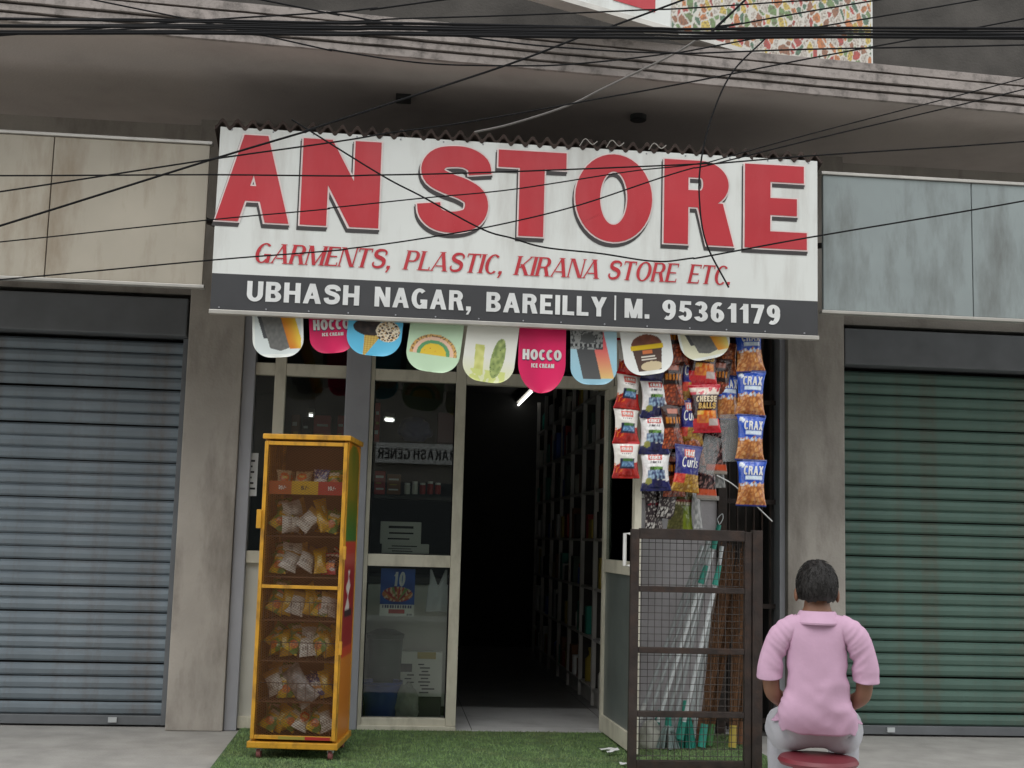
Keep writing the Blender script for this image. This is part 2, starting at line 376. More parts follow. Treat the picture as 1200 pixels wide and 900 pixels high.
# ------------------------------------------------------------------ printed grids (flat print on real surfaces)
def nz(u, v, s, seed=0): return noise.noise(Vector((u*s, v*s, seed*7.3)))
def cells(u, v, s, seed=0):
    d, _ = noise.voronoi(Vector((u*s, v*s, seed*3.1))); return d[0], d[1]
def mixc(a, b, t): t = max(0, min(1, t)); return tuple(a[i]*(1-t)+b[i]*t for i in range(3))
def snack(u, v, s, seed, hi, lo):
    d0, d1 = cells(u, v, s, seed); c = mixc(lo, hi, (d1-d0)*2.2+.15)
    return mixc(c, (255, 235, 190), max(0, nz(u, v, s*2, seed)-.25)*1.1)
def rr(u, v, u0, u1, v0, v1): return u0 <= u <= u1 and v0 <= v <= v1
def el(u, v, cu, cv, ru, rv): return ((u-cu)/ru)**2+((v-cv)/rv)**2 <= 1
def grid_mesh(name, fpos, fcol, nx, ny, m, back=None, thick=None, inside=None, smooth=True):
    """a printed sheet: fpos(u,v)->Vector, fcol(u,v)->sRGB; back(u,v) gives a second side"""
    vs, cs, fs = [], [], []
    for side in ([0, 1] if back else [0]):
        n0 = len(vs)
        for j in range(ny+1):
            for i in range(nx+1):
                u, v = i/nx, j/ny
                vs.append((back if side else fpos)(u, v)); cs.append(lin(fcol(u, v))+(1,))
        for j in range(ny):
            for i in range(nx):
                a = n0+j*(nx+1)+i; q = (a, a+1, a+nx+2, a+nx+1)
                fs.append(q if not side else q[::-1])
    if back:                            # close the rim
        n1 = (nx+1)*(ny+1)
        rim = [i for i in range(nx)]+[nx+j*(nx+1) for j in range(ny)]+[ny*(nx+1)+nx-i for i in range(nx)]+[(ny-j)*(nx+1) for j in range(ny)]
        for k in range(len(rim)):
            a, b = rim[k], rim[(k+1) % len(rim)]; fs.append((b, a, a+n1, b+n1))
    me = bpy.data.meshes.new(name); me.from_pydata([tuple(v) for v in vs], [], fs)
    ca = me.color_attributes.new('Col', 'FLOAT_COLOR', 'POINT'); ca.data.foreach_set('color', [x for c in cs for x in c])
    if smooth: me.polygons.foreach_set('use_smooth', [True]*len(me.polygons))
    me.materials.append(m); return me

# ================================================================== THE SETTING
GZ = -0.20                              # street level; the shop plinth is z = 0
g = MB().add([(-600, -600, GZ), (600, -600, GZ), (600, 600, GZ), (-600, 600, GZ)], [(0, 1, 2, 3)]).build('ground', M['concrete'])
tag(g, kind='structure')
ZS = 3.76                               # soffit level
SL, SR = -5.2, 6.0                               # right end of the balcony
XL, XR = -1.40, 2.08                    # the shop's ends
pl = MB().box(-5.2, 6.0, -1.75, 6.2, GZ+.002, -.012).build('plinth', M['plinth'], bevel=.008); tag(pl, kind='structure')
# shop floor of large tiles, pale at the door, coloured darker inside as a fade
fl = box('shop_floor', XL+.08, XR-.08, .0, 6.0, -.010, -.003, M['grout']); tag(fl, kind='structure')
tile_me = None
for i in range(-2, 3):
    for j in range(0, 7):
        x0, x1 = max(.105+.9*i, XL+.09), min(.105+.9*(i+1), XR-.09); y0, y1 = max(.92*j-.76+.92, .012) if j else .012, .16+.92*j
        if j: y0 = .16+.92*(j-1)
        if x1-x0 < .1 or y0 > 5.9: continue
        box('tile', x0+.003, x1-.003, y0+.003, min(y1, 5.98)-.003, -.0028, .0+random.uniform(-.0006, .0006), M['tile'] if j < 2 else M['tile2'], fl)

sb = empty('shop_building', (.3, 1, 0), 'two storey shop building with grey column and cement balcony slab over the sign', 'building')
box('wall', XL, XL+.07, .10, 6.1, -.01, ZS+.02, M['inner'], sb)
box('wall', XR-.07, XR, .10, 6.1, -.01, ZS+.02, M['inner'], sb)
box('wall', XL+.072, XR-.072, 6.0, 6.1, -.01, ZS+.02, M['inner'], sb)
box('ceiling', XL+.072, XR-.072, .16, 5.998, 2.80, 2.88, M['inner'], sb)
box('lintel', XL, XR, .0, .158, 2.56, ZS+.03, mat('limewash', (.66, .63, .60), .9, var=.06), sb)  # hidden face, coloured pale to bounce light onto the soffit
box('pier', XL, -1.325, -.05, .098, -.01, 2.558, M['column'], sb, .004)
box('column', -.760, -.606, -.045, .155, -.01, 2.558, M['column'], sb, .006)
hw = box('half_wall', .965, 1.640, .0, .12, -.01, 1.46, M['plaster'], sb, .004)
box('sill', .960, 1.646, -.03, .125, 1.462, 1.49, M['shelf'], hw, .003)
box('pier', 2.045, XR, -.03, .098, -.01, 2.558, M['column'], sb)
box('post', 1.642, 1.70, -.02, .12, -.01, 2.558, M['iron'], sb, .004)
box('post', .960, 1.00, .0, .1, 1.492, 2.558, M['alu'], sb)
# upper storey: dark recess behind the slab
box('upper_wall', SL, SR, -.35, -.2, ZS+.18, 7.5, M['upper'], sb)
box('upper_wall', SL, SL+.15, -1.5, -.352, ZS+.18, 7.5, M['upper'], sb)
# balcony slab with its moulded cement edge
sl0, sl1 = PZ(285, 47.2, ZS), PZ(918, 105, ZS)
_k = (sl1.y-sl0.y)/(sl1.x-sl0.x); sl0, sl1 = Vector((SL, sl0.y+_k*(SL-sl0.x), ZS)), Vector((SR, sl1.y+_k*(SR-sl1.x), ZS))
slab = MB().add([(sl0.x, sl0.y+.02, ZS), (sl1.x, sl1.y+.02, ZS), (SR, 1.2, ZS+.02), (SL, 1.2, ZS+.02),
                 (sl0.x, sl0.y+.02, ZS+.18), (sl1.x, sl1.y+.02, ZS+.18), (SR, 1.2, ZS+.18), (SL, 1.2, ZS+.18)],
                [(3, 2, 1, 0), (4, 5, 6, 7), (0, 1, 5, 4), (1, 2, 6, 5), (2, 3, 7, 6), (3, 0, 4, 7)]).build('balcony_slab', M['soffit'], sb)
def moulding(name, z0, z1, out, m):
    N = 220; b = MB(); vs = []
    for i in range(N+1):
        t = i/N; x = sl0.x+(sl1.x-sl0.x)*t; y = sl0.y+(sl1.y-sl0.y)*t
        j = nz(t*30, z0*3, 3, 2)*.005
        vs += [(x, y+.02, z0+j), (x, y-out+j*.5, z0+j*.6), (x, y-out*.7+j*.5, z1-.012+j*.5), (x, y+.02, z1)]
    fs = []
    for i in range(N):
        a = i*4
        fs += [(a, a+4, a+5, a+1), (a+1, a+5, a+6, a+2), (a+2, a+6, a+7, a+3)]
    fs += [(0, 1, 2, 3), (N*4+3, N*4+2, N*4+1, N*4)]
    return b.add(vs, fs).build(name, m, slab)
moulding('drip_moulding', ZS-.012, ZS+.040, .008, M['fascia'])
moulding('band_moulding', ZS+.042, ZS+.088, .014, M['fascia'])
moulding('cornice_moulding', ZS+.090, ZS+.155, .022, M['fascia'])
moulding('kerb_moulding', ZS+.157, ZS+.215, .010, M['fascia'])
# two dark fittings in the soffit
c0 = PZ(473, 114, ZS); c1 = PZ(748, 136, ZS)
MB().box(c0.x-.045, c0.x+.045, c0.y-.05, c0.y+.05, ZS-.025, ZS+.02).build('junction_box', M['cfl'], slab, bevel=.006)
MB().lathe([(.045, ZS-.03), (.05, ZS-.026), (.05, ZS+.02)], 20, Matrix.Translation((c1.x, c1.y, 0))).build('ceiling_light', M['cfl'], slab)
# a peeled flake hanging from the slab
# window bars at the right end
gr = empty('window_grille', (1.87, -.02, 0), 'dark iron bar grille in the opening behind the brown post', 'grille')
for k in range(6): MB().tube([(1.735+k*.055, .06, .02), (1.735+k*.055, .06, 2.55)], .007, 8).build('bar', M['iron'], gr)
for z in (.06, .78, 1.45, 2.1): box('rail', 1.702, 2.043, .053, .067, z, z+.03, M['iron'], gr)
box('back_board', 1.702, 2.043, .30, .32, 0, 2.55, M['dark'], gr)

# ------------------------------------------------------------------ aluminium shopfronts
def pane(name, x0, x1, z0, z1, m, parent, Y=.02): return box(name, x0, x1, Y, Y+.006, z0, z1, m, parent)
TR0, TR1 = P(480, 447, 0).z, P(480, 434, 0).z      # transom over the glazing
MR0, MR1 = P(480, 664, 0).z, P(480, 650, 0).z      # mid rail
BR0, BR1 = P(470, 853.5, 0).z, P(470, 841, 0).z    # bottom rail
w1 = empty('shopfront_window', (-.30, 0, 0), 'fixed shopfront panel of clear glass in cream aluminium beside the doorway', 'window')
box('stile', -.064, -.001, -.025, .05, .03, 2.556, M['alu'], w1, .003)
box('stile', -.604, -.580, -.02, .05, .03, 2.556, M['alu'], w1, .003)
for z0, z1 in ((TR0, TR1), (MR0, MR1), (BR0, BR1)):
    box('rail', -.579, -.065, -.022, .048, z0, z1, M['alu'], w1, .003)
box('base_strip', -.604, -.001, -.04, .06, -.011, .028, M['alu'], w1, .004)
pane('pane', -.579, -.065, TR1, 2.55, G_PANE, w1); pane('pane', -.579, -.065, MR1, TR0, G_PANE, w1); pane('pane', -.579, -.065, BR1, MR0, G_PANE, w1)
for z0, z1 in ((BR1, MR0), (MR1, TR0)):
    MB().box(-.585, -.579+.006, .012, .032, z0, z1).box(-.072, -.064, .012, .032, z0, z1).build('glazing_bead', M['black'], w1)
mu0, mu1 = P(321, 470, 0).x, P(334, 470, 0).x
w2 = empty('shopfront_window', (-1.04, 0, 0), 'glazed shopfront with mullion and transom behind the yellow snack rack', 'window')
box('mullion', mu0, mu1, -.025, .05, 0, 2.556, M['alu'], w2, .003)
for x0, x1 in ((-1.324, mu0-.001), (mu1+.001, -.761)):
    box('rail', x0, x1, -.022, .048, TR0+.005, TR1+.01, M['alu'], w2, .003)
    box('rail', x0, x1, -.022, .048, MR0, MR1, M['alu'], w2, .003)
    box('rail', x0, x1, -.022, .048, .0, .07, M['alu'], w2, .003)
    pane('pane', x0, x1, TR1+.01, 2.55, G_PANE, w2); pane('pane', x0, x1, MR1, TR0+.005, G_PANE, w2)
    box('panel', x0, x1, .015, .03, .07, MR0, M['beige'], w2)
# door head and right jamb
df = empty('door_frame', (.45, 0, 0), 'cream aluminium door head and jamb around the dark doorway', 'door frame')
box('head', .0, .950, -.024, .05, TR0-.005, TR1, M['alu'], df, .003)
box('jamb', .912, .957, -.024, .05, .0, TR0-.006, M['alu'], df, .003)
pane('pane', .002, .95, TR1, 2.55, G_PANE, df)
box('threshold', .0, .908, -.045, .010, -.011, .004, M['tile'], df)
# open door leaf
tip = P(747, 660, -.90)
ang = math.atan2(tip.y+.03, tip.x-.91); LW = math.hypot(tip.y+.03, tip.x-.91)
dl = empty('glass_door', (.91, -.03, 0), 'cream aluminium door with tinted panes standing open against the mesh gate', 'door', rz=ang)
Md = Matrix.Translation((.91, -.03, 0)) @ Matrix.Rotation(ang, 4, 'Z')
def dbox(name, x0, x1, y0, y1, z0, z1, m, parent=dl, bevel=.003):
    return MB().box(x0, x1, y0, y1, z0, z1, Md).build(name, m, parent, bevel=bevel)
dbox('stile', 0, .050, -.02, .02, .02, 2.14, M['alu']); dbox('stile', LW-.065, LW, -.02, .02, .02, 2.14, M['alu'])
for z0, z1 in ((.02, .12), (MR0, MR1+.005), (2.07, 2.14)): dbox('rail', .051, LW-.066, -.018, .018, z0, z1, M['alu'])
dbox('panel', .051, LW-.066, -.004, .004, .12, MR0, mat('grey_green_panel', (.13, .15, .14), .35), bevel=0); dbox('pane', .051, LW-.066, -.003, .003, MR1+.005, 2.07, G_DOOR, bevel=0)
hd = MB().tube([Md @ Vector(q) for q in ((LW-.04, -.021, 1.05), (LW-.04, -.065, 1.05), (LW-.04, -.065, 1.23), (LW-.04, -.021, 1.23))], .011, 8).build('handle', M['white'], dl, smooth=True)

# ------------------------------------------------------------------ sign board
SY = -1.10
sx0, sx1 = P(252, 260, SY).x, P(958, 280, SY).x
sz0, sz1 = 2.372, 3.394
zs_top = P(600, 338, SY).z              # top of the charcoal strip
zk = P(294, 319.5, SY).z*.5 + P(906, 353, SY).z*.5
sg = empty('sign_board', ((sx0+sx1)/2, SY, sz0), 'long white shop sign with red capitals and a charcoal address strip', 'sign')
def foff(x, z): return .0055*nz(x*1.0, z*1.6, 1.3, 5)+.0025*nz(x*3, z*2.0, 2.2, 8)
# the flex face sags a little between its fixings
def face(name, z0, z1, m, off):
    N, K = 160, 30; b = MB(); vs = []
    for j in range(K+1):
        for i in range(N+1):
            x = sx0+(sx1-sx0)*i/N; z = z0+(z1-z0)*j/K
            vs.append((x, SY+off+foff(x, z), z))
    fs = [(j*(N+1)+i, j*(N+1)+i+1, (j+1)*(N+1)+i+1, (j+1)*(N+1)+i) for j in range(K) for i in range(N)]
    return b.add(vs, fs).build(name, m, sg, smooth=True)
face('white_face', zk, sz1, M['signw'], 0.0); face('charcoal_face', sz0, zk, M['signk'], 0.0)
box('backing_box', sx0, sx1, SY+.014, SY+.030, sz0+.004, sz1-.004, M['dark'], sg)
box('edge_trim', sx0-.004, sx1+.004, SY-.014, SY+.030, sz0-.024, sz0-.001, M['alu2'], sg, .003)
for k in range(15):
    for z in (sz0+.012, sz1-.014):
        x = sx0+.06+(sx1-sx0-.12)*k/14+random.uniform(-.02, .02); MB().lathe([(.0045, 0), (.0045, .003), (.002, .005)], 10, Matrix.Translation((x, SY+foff(x, z)-.0005, z)) @ Matrix.Rotation(math.pi/2, 4, 'X')).build('rivet', M['column'], sg)
D0 = .0040
def sfit(q): return Vector((q.x, q.y+foff(q.x, q.z), q.z))
big = [('A', 254, 340), ('N', 353, 445), ('S', 491, 573), ('T', 583, 663), ('O', 674, 764), ('R', 778, 860), ('E', 872.5, 945)]
zb = P(444, 268, SY).z; zt = P(446, 167.5, SY).z; Hc = zt-zb
for ch, l, r in big:
    xa, xb = P(l, 225, SY).x, P(r, 225, SY).x
    nm = 'letter'
    for lay_i, (e, mm, dx, dz, dep) in enumerate(((.016, 'shade', -.008, -.023, D0-.002), (.016, 'shade', -.004, -.0115, D0-.0012), (.016, 'pinkline', 0, 0, D0), (0, 'red', 0, 0, D0+.0025))):
        polys, w = text_polys(ch, st=.255, e=e)
        pw = glyph(ch, True, .255)[1]
        mb = MB(); lay(mb, polys, (xa+dx, SY, zb+dz), (1, 0, 0), (0, 0, 1), (xb-xa)/pw, Hc, (0, -1, 0), dep, step=.00004, fit=sfit)
        if lay_i == 3: mb.build('letter', M[mm], sg)
        elif lay_i == 2: mb.build('letter_outline', M[mm], sg)
        else: mb.build('letter_shadow', M[mm], sg)
z0, z1 = P(600, 322, SY).z, P(600, 299.5, SY).z
for s, l, r in (('GARMENTS,', 297, 460), ('PLASTIC,', 473, 591), ('KIRANA', 603, 704), ('STORE', 711, 795), ('ETC.', 806, 858)):
    mb = MB(); word(mb, s, P(l, 300, SY).x, P(r, 300, SY).x-.015, z0, z1, SY, D0, fit=sfit, st=.175, sans=False, gap=.085, shear=.24); mb.build('word', M['red'], sg)
z0, z1 = P(600, 366.5, SY).z, P(600, 343.5, SY).z
for s, l, r in (('UBHASH', 289, 421), ('NAGAR,', 439, 552), ('BAREILLY', 570, 711), ('|', 720, 722), ('M.', 732, 761), ('95361179', 776, 914)):
    mb = MB(); word(mb, s, P(l, 350, SY).x, P(r, 350, SY).x, z0, z1, SY, D0, fit=sfit, st=.235, gap=.12); mb.build('word', M['lett'], sg)
# corrugated sheet lying on the sign's frame
N = 1000; b = MB(); vs = []
rx0, rx1 = sx0-.03, sx1+.03
for i in range(N+1):
    x = rx0+(rx1-rx0)*i/N; w = .021*math.sin(x*2*math.pi/.082)+.010*nz(x, 0, 2.5, 9); fr = .010*nz(x, 1, 6, 3)
    for (y, dz) in ((SY-.004+fr, 0), (.02, -.34)):
        for t in (-.014, .008): vs.append((x, y, 3.418+dz+w+t))
fs = []
for i in range(N):
    a = i*4; fs += [(a, a+4, a+5, a+1), (a, a+2, a+6, a+4), (a+1, a+5, a+7, a+3), (a+2, a+3, a+7, a+6)]
cs = b.add(vs, fs).build('corrugated_roof', M['tin'], smooth=False)
tag(cs, 'rusty corrugated tin awning sheet resting along the top of the sign', 'awning')
for k in range(3):                      # bent scraps of tin binding wire along the edge
    x = rx0+.5+random.random()*2.2; 
    mb = MB().tube(spline([(x, SY-.012, 3.40), (x+.03, SY-.02, 3.435+random.random()*.01), (x+.07, SY-.018, 3.41), (x+.10, SY-.02, 3.43)], 4), .0028, 6).build('binding_wire', M['alu2'], cs)

# ------------------------------------------------------------------ upper sign, top right
us = empty('upper_sign', (1.2, -1.6, 3.9), 'white upper sign with red lettering and coloured food pictures above the slab', 'sign')
ua = PZ(625, -2, 3.90) if False else P(622, -1.5, -1.75); ub = P(905, 55, -1.05)
ux = Vector((ub.x-ua.x, ub.y-ua.y, 0)); UL = ux.length; ux.normalize(); un = Vector((ux.y, -ux.x, 0)); zu = (ua.z+ub.z)/2
Mu = Matrix(((ux.x, -un.x, 0, ua.x), (ux.y, -un.y, 0, ua.y), (ux.z, 0, 1, zu), (0, 0, 0, 1)))
MB().box(0, UL*1.5, 0, .08, 0, 1.0, Mu).build('panel', M['signw'], us)
MB().box(-.01, UL*1.5+.01, -.012, .085, -.03, -.002, Mu).build('edge_trim', M['alu2'], us)
def upcol(u, v):
    d, pts = noise.voronoi(Vector((u*16+.4*nz(u, v, 9), v*13, 1.7))); q = pts[0]; k = int(abs(q.x*71+q.y*37)*10) % 8
    base = [(205, 180, 80), (180, 66, 56), (110, 140, 84), (206, 200, 188), (74, 112, 86), (200, 122, 64), (150, 100, 70), (196, 190, 180)][k]
    return mixc(base, (90, 70, 56), .15+.9*nz(u, v, 70, k)) if d[1]-d[0] > .10 else (206, 202, 192)
me = grid_mesh('food_pictures', lambda u, v: Mu @ Vector((UL*.55+u*UL*.94, -.003, .0+v*.8)), lambda u, v: upcol(u*2, v), 240, 110, POST, smooth=False)
random.seed(11)
link_mesh('food_pictures', me, us)
mb = MB(); lay(mb, text_polys('E', st=.3)[0], Mu @ Vector((UL*.31, 0, .06)), ux, (0, 0, 1), .46, .5, un, .004); mb.build('letter', M['red'], us)
mb = MB(); lay(mb, text_polys('N', st=.3)[0], Mu @ Vector((UL*.10, 0, .06)), ux, (0, 0, 1), .30, .5, un, .004); mb.build('letter', M['red'], us)

# ------------------------------------------------------------------ turf mat
mt = empty('turf_mat', (0, -.9, 0), 'green artificial turf mat laid before the shop doorway', 'mat')
box('backing', -1.30, 1.72, -1.72, -.046, -.011, .004, M['turfb'], mt)
mb = MB(); rnd = random.Random(3)
vs, fs = [], []
n = 0
for k in range(52000):
    x = rnd.uniform(-1.29, 1.71); y = rnd.uniform(-1.71, -.05); h = rnd.uniform(.008, .015); a = rnd.random()*6.28; w = .0022
    lx, ly = rnd.gauss(0, .007), rnd.gauss(0, .007); c, s = math.cos(a)*w, math.sin(a)*w
    vs += [(x-c, y-s, .003), (x+c, y+s, .003), (x+lx, y+ly, .003+h)]; fs.append((n, n+1, n+2)); n += 3
me = bpy.data.meshes.new('blades'); me.from_pydata(vs, [], fs); me.materials.append(M['turf'])
bl = link_mesh('blades', me, mt); bl['kind'] = 'stuff'
# scraps of paper by the open door
for i, (px, py) in enumerate(((712, 880), (718, 884), (731, 897))):
    p = PZ(px, py, .012); b = MB(); K = 5; vs = [(p.x+(a/K-.5)*(.085-.02*i), p.y+(c/K-.5)*.06, .020+.014*abs(nz(a, c, .9, i+1))+.004*a*(i % 2)) for a in range(K+1) for c in range(K+1)]
    o = b.add(vs, [(a*(K+1)+c, a*(K+1)+c+1, (a+1)*(K+1)+c+1, (a+1)*(K+1)+c) for a in range(K) for c in range(K)]).build('paper_scrap', M['lilac'])
    tag(o, ('crumpled white paper scrap on the turf beside the open door', 'smaller folded paper scrap next to the crumpled one on the turf', 'torn white paper bit on the turf under the gate corner')[i], 'litter')

# ================================================================== ice cream danglers under the sign
WHT = (226, 232, 226)
def d_choc(bgc, fill2, fill3):
    def c(u, v):
        if u < .05 or u > .95 or v < .05: return (232, 236, 230)
        s = u-.20+.34*(v-.5)                      # slanted pack, one half grey, one half filling
        col = bgc
        if .02 < s < .40 and v > .10+.25*abs(s-.21): col = mixc((96, 96, 94), (112, 112, 108), nz(u, v, 18)+.5)
        elif .40 <= s < .68 and v > .13: col = mixc(fill2, fill3, (s-.40)/.28+nz(u, v, 5, 2)*.4)
        elif -.05 < s <= .02 and v > .3: col = (70, 72, 74)
        return col
    return c
def d_pink(u, v): return mixc((226, 24, 96), (200, 16, 84), nz(u, v, 2)+.3)
def d_cone(u, v):
    col = (92, 186, 222)
    if abs(u-.36-(v-.05)*.25) < .02+.26*v and v < .60:
        col = mixc((214, 186, 96), (176, 140, 62), .5+.5*math.sin((u+v)*60)*math.sin((u-v)*60))
    if el(u, v, .40, .68, .30, .20): col = mixc((30, 24, 24), (60, 46, 42), nz(u, v, 12)+.4)
    if el(u, v, .74, .62, .22, .26):
        d0, d1 = cells(u, v, 16, 4); col = (235, 222, 196) if d1-d0 < .18 else ((60, 40, 30) if nz(u, v, 20) < .1 else (190, 150, 92))
    return col
def d_rain(u, v):
    col = (196, 224, 190)
    r = math.hypot((u-.50)*1.0, (v-.34)*1.15)
    if v > .33:
        if r < .24: col = (232, 198, 60) if cells(u, v, 12, 2)[0] > .12 else (196, 70, 50)
        elif r < .31: col = (96, 160, 110)
        elif r < .38: col = (236, 196, 170)
        elif r < .44: col = (214, 168, 96) if nz(u, v, 26) > -.1 else (120, 90, 60)
    return col
def d_kulfi(u, v):
    col = (232, 232, 222)
    if v < .40: col = mixc((232, 232, 220), (214, 220, 160), (.40-v)*1.8)
    if abs(u-.30-.06*(.5-v)) < .09 and .12 < v < .62: col = mixc((196, 200, 110), (226, 226, 150), nz(u, v, 8)+.5)
    if ((u-.66-.12*(v-.4))/.13)**2+((v-.42)/.34)**2 < 1:
        d0, d1 = cells(u, v, 20, 6); col = (66, 74, 46) if d0 < .16 else mixc((176, 190, 116), (120, 140, 80), nz(u, v, 14)+.5)
    elif v < .2 and abs(u-.5) < .34 and nz(u, v, 11, 3) > -.1: col = (206, 214, 130)
    return col
def d_split(u, v):
    col = mixc((150, 196, 214), (176, 214, 226), v)
    s = u-.14+.26*(v-.5)
    if .03 < s < .42 and v > .1: col = mixc((92, 92, 92), (62, 64, 66), v)
    elif .42 <= s < .70 and v > .12: col = mixc((224, 190, 120), (222, 88, 96), v*1.6-.2)
    if v > .66 and u < .70:
        col = (150, 152, 150) if nz(u*3, v*3, 9, 5) > -.05 else (70, 72, 74)
        if .70 < v < .76: col = (40, 42, 44) if math.sin(u*62) > -.2 else (160, 162, 160)
        if el(u, v, .38, .86, .16, .10): col = (86, 88, 88)
    return col
def d_cup(u, v):
    col = (236, 238, 234)
    wv = .23+.13*(v-.1)
    if abs(u-.5) < wv and .10 < v < .62:
        col = (84, 62, 54)
        if v < .34 and el(u, v, .55, .20, .22, .12): col = (214, 196, 160)
        if rr(u, v, .40, .60, .50, .60): col = (214, 120, 70)
        if rr(u, v, .36, .64, .42, .45) or rr(u, v, .36, .66, .36, .385): col = (230, 224, 210)
    elif abs(u-.5) < .33 and .62 <= v < .72: col = (226, 190, 24)
    elif el(u, v, .5, .72, .31, .26) and v >= .72: col = mixc((130, 74, 54), (92, 50, 38), nz(u, v, 7)+.4)
    return col
def dangler(label, xl, xr, yb, tilt, fc, Y=-1.045, rad=.36, curl=.010, text=None, extra=52, squash=1.0, vs=1.0):
    sc = F_PX/((P((xl+xr)/2, yb, Y)-CAM).dot(FW)); w = (xr-xl)/sc; topy = 375+.036*((xl+xr)/2-294); h = (yb-topy+extra)/sc
    c = P((xl+xr)/2, yb, Y); th = math.radians(tilt); R = Matrix.Rotation(-th, 4, 'Y')
    base = Vector((c.x, Y, c.z))
    def half(v):                                   # half width at height v (rounded lower corners)
        zz = v*h; rc = rad*w
        if zz < rc*squash: return w/2-rc+rc*math.sqrt(max(0, 1-(1-zz/(rc*squash))**2))
        return w/2
    ph = random.random()*6
    def pos(off):
        def f(u, v):
            vv = v**1.35 if v < 1 else 1
            x = (u-.5)*2*half(vv); z = vv*h; y = off+curl*math.sin(u*3.14+ph*.1)*(1-vv)-curl*1.4*(1-vv)**2
            return (R @ Vector((x, y, z)))
        return f
    def colr(u, v):
        vv = v**1.35; x = (u-.5)*2*half(vv); return fc(x/w+.5, vv*h/(h*.80)*vs)
    o = link_mesh('ice_cream_dangler', grid_mesh('ice_cream_dangler', pos(0), colr, 96, 110, CARD, back=pos(.0022)))
    o.location = base
    tag(o, label, 'dangler', 'ice cream danglers under the sign')
    if text:
        for (s, x0, x1, zz0, zz1, mm, dz, dd) in text:
            polys, tw = text_polys(s, st=.30, gap=.10)
            mb = MB()
            def fit(q):
                y = curl*math.sin((q.x/w+.5)*3.14+ph*.1)*(1-q.z/h)-curl*1.4*(1-q.z/h)**2
                return base + (R @ Vector((q.x, y-q.y-dd, q.z)))
            lay(mb, polys, ((x0-.5)*w, 0, zz0*h+dz), (1, 0, 0), (0, 0, 1), (x1-x0)*w/tw, (zz1-zz0)*h, (0, 1, 0), .0012, fit=fit)
            mb.build('lettering', mm, o)
    return o
LB = M['navy']; LWm = M['white']
def hocco(z0, z1, dz=-.005): return [('HOCCO', .09, .91, z0, z1, LB, dz, 0.0), ('HOCCO', .09, .91, z0, z1, LWm, 0, .0022), ('ICE CREAM', .28, .76, z0-.085, z0-.04, LWm, 0, .001)]
dangler('white dangler card with a grey and orange ice cream bar, by the mullion', 297, 356, 419, 4, d_choc((214, 222, 220), (206, 120, 20), (226, 190, 60)))
dangler('pink ice cream dangler half hidden behind the blue cone card', 364, 416, 414, 5, d_pink, text=hocco(.32, .46), Y=-1.03)
dangler('blue dangler card with a chocolate nut cone', 404, 468, 417, -4, d_cone, Y=-1.055, vs=1.45)
dangler('pale green dangler card with a rainbow slice', 473, 536, 436, -6, d_rain, vs=1.35)
dangler('cream dangler card with a pistachio kulfi stick', 539, 600, 448, -6, d_kulfi, vs=1.3)
dangler('pink ice cream dangler with a rounded tip hanging straight above the doorway', 606, 662, 461, 0, d_pink, rad=.5, squash=1.3, text=hocco(.36, .47), extra=36)
dangler('pale blue dangler card with a grey sticker across its top', 668, 723, 451, 1, d_split, vs=1.42)
dangler('white dangler card showing a brown ice cream cup with yellow rim', 733, 792, 439, 9, d_cup, rad=.36, vs=1.62)
dangler('cream dangler card with a grey bar, tilted over the snack strips', 800, 860, 421, 13, d_choc((228, 226, 196), (226, 150, 40), (236, 214, 120)))

# ================================================================== snack packets
def pillow(name, w, h, t, fc, seed=0, nx=26, ny=36, m=PACK, waist=.17):
    def body(u, v):
        a = min(1, max(0, (v-.055)/.89)); s = math.sin(math.pi*a)
        wd = w*(1-waist*s**.7)
        f = t/2*(max(0, math.sin(math.pi*u))**.75)*(max(0, s)**.62)
        end = min(a, 1-a); cre = math.exp(-end*7)*.35*math.sin(u*31+seed)*math.sin(math.pi*u)
        f = f*(1+.16*nz(u, v*1.3, 3.2, seed)+.13*nz(u*1.6+v, v*1.2-u*.6, 7, seed+3))+t*.13*cre*(1 if .001 < a < .999 else 0)
        return (u-.5)*wd, f, (v-.5)*h
    fr = lambda u, v: Vector((body(u, v)[0], -body(u, v)[1]-.0004, body(u, v)[2]))
    bk = lambda u, v: Vector((body(u, v)[0], body(u, v)[1]*.8+.0004, body(u, v)[2]))
    me = grid_mesh(name, fr, fc, nx, ny, m, back=bk)
    me['w'] = w; me['h'] = h
    return me, body
def words_on(o, me_body, items, w, h):
    """printed words following the packet's bulge"""
    for s, u0, u1, v0, v1, mm, st, sh in items:
        polys, tw = text_polys(s, st=st, gap=.10, shear=sh); mb = MB()
        def fit(q):
            u, v = q.x, q.z; x, f, z = me_body(min(1, max(0, u)), v); x = (u-.5)*w*.92
            return Vector((x, -f-.0012+q.y, z))
        lay(mb, polys, (u0, 0, v0), (1, 0, 0), (0, 0, 1), (u1-u0)/tw, v1-v0, (0, -1, 0), .0006, fit=fit)
        ob = mb.build('lettering', mm); ob.parent = o
def p_red(u, v):
    c = (232, 228, 220)
    if v > .935: return (196, 22, 30)
    if v < .40+.10*(u-.5): c = mixc((206, 44, 30), (150, 18, 24), nz(u, v, 4)+.4)
    if v < .40 and snack(u, v, 7, 1, (0, 0, 0), (255, 255, 255))[0] > 150 and u < .34 and v > .14: c = (222, 110, 40)
    if rr(u, v, .24, .76, .72, .88): c = (206, 52, 44) if (v < .745 or v > .855 or not .3 < u < .7) else (226, 150, 130)
    if .30 < u < .70 and .64 < v < .69 and math.sin(u*70) > -.3: c = (90, 60, 80)
    if rr(u, v, .22, .82, .27, .55): c = (28, 36, 66)
    if rr(u, v, .32, .74, .46, .53): c = (70, 120, 60)
    if rr(u, v, .28, .80, .32, .45): c = mixc((130, 176, 206), (60, 90, 140), .5+nz(u*2, v, 22))
    return c
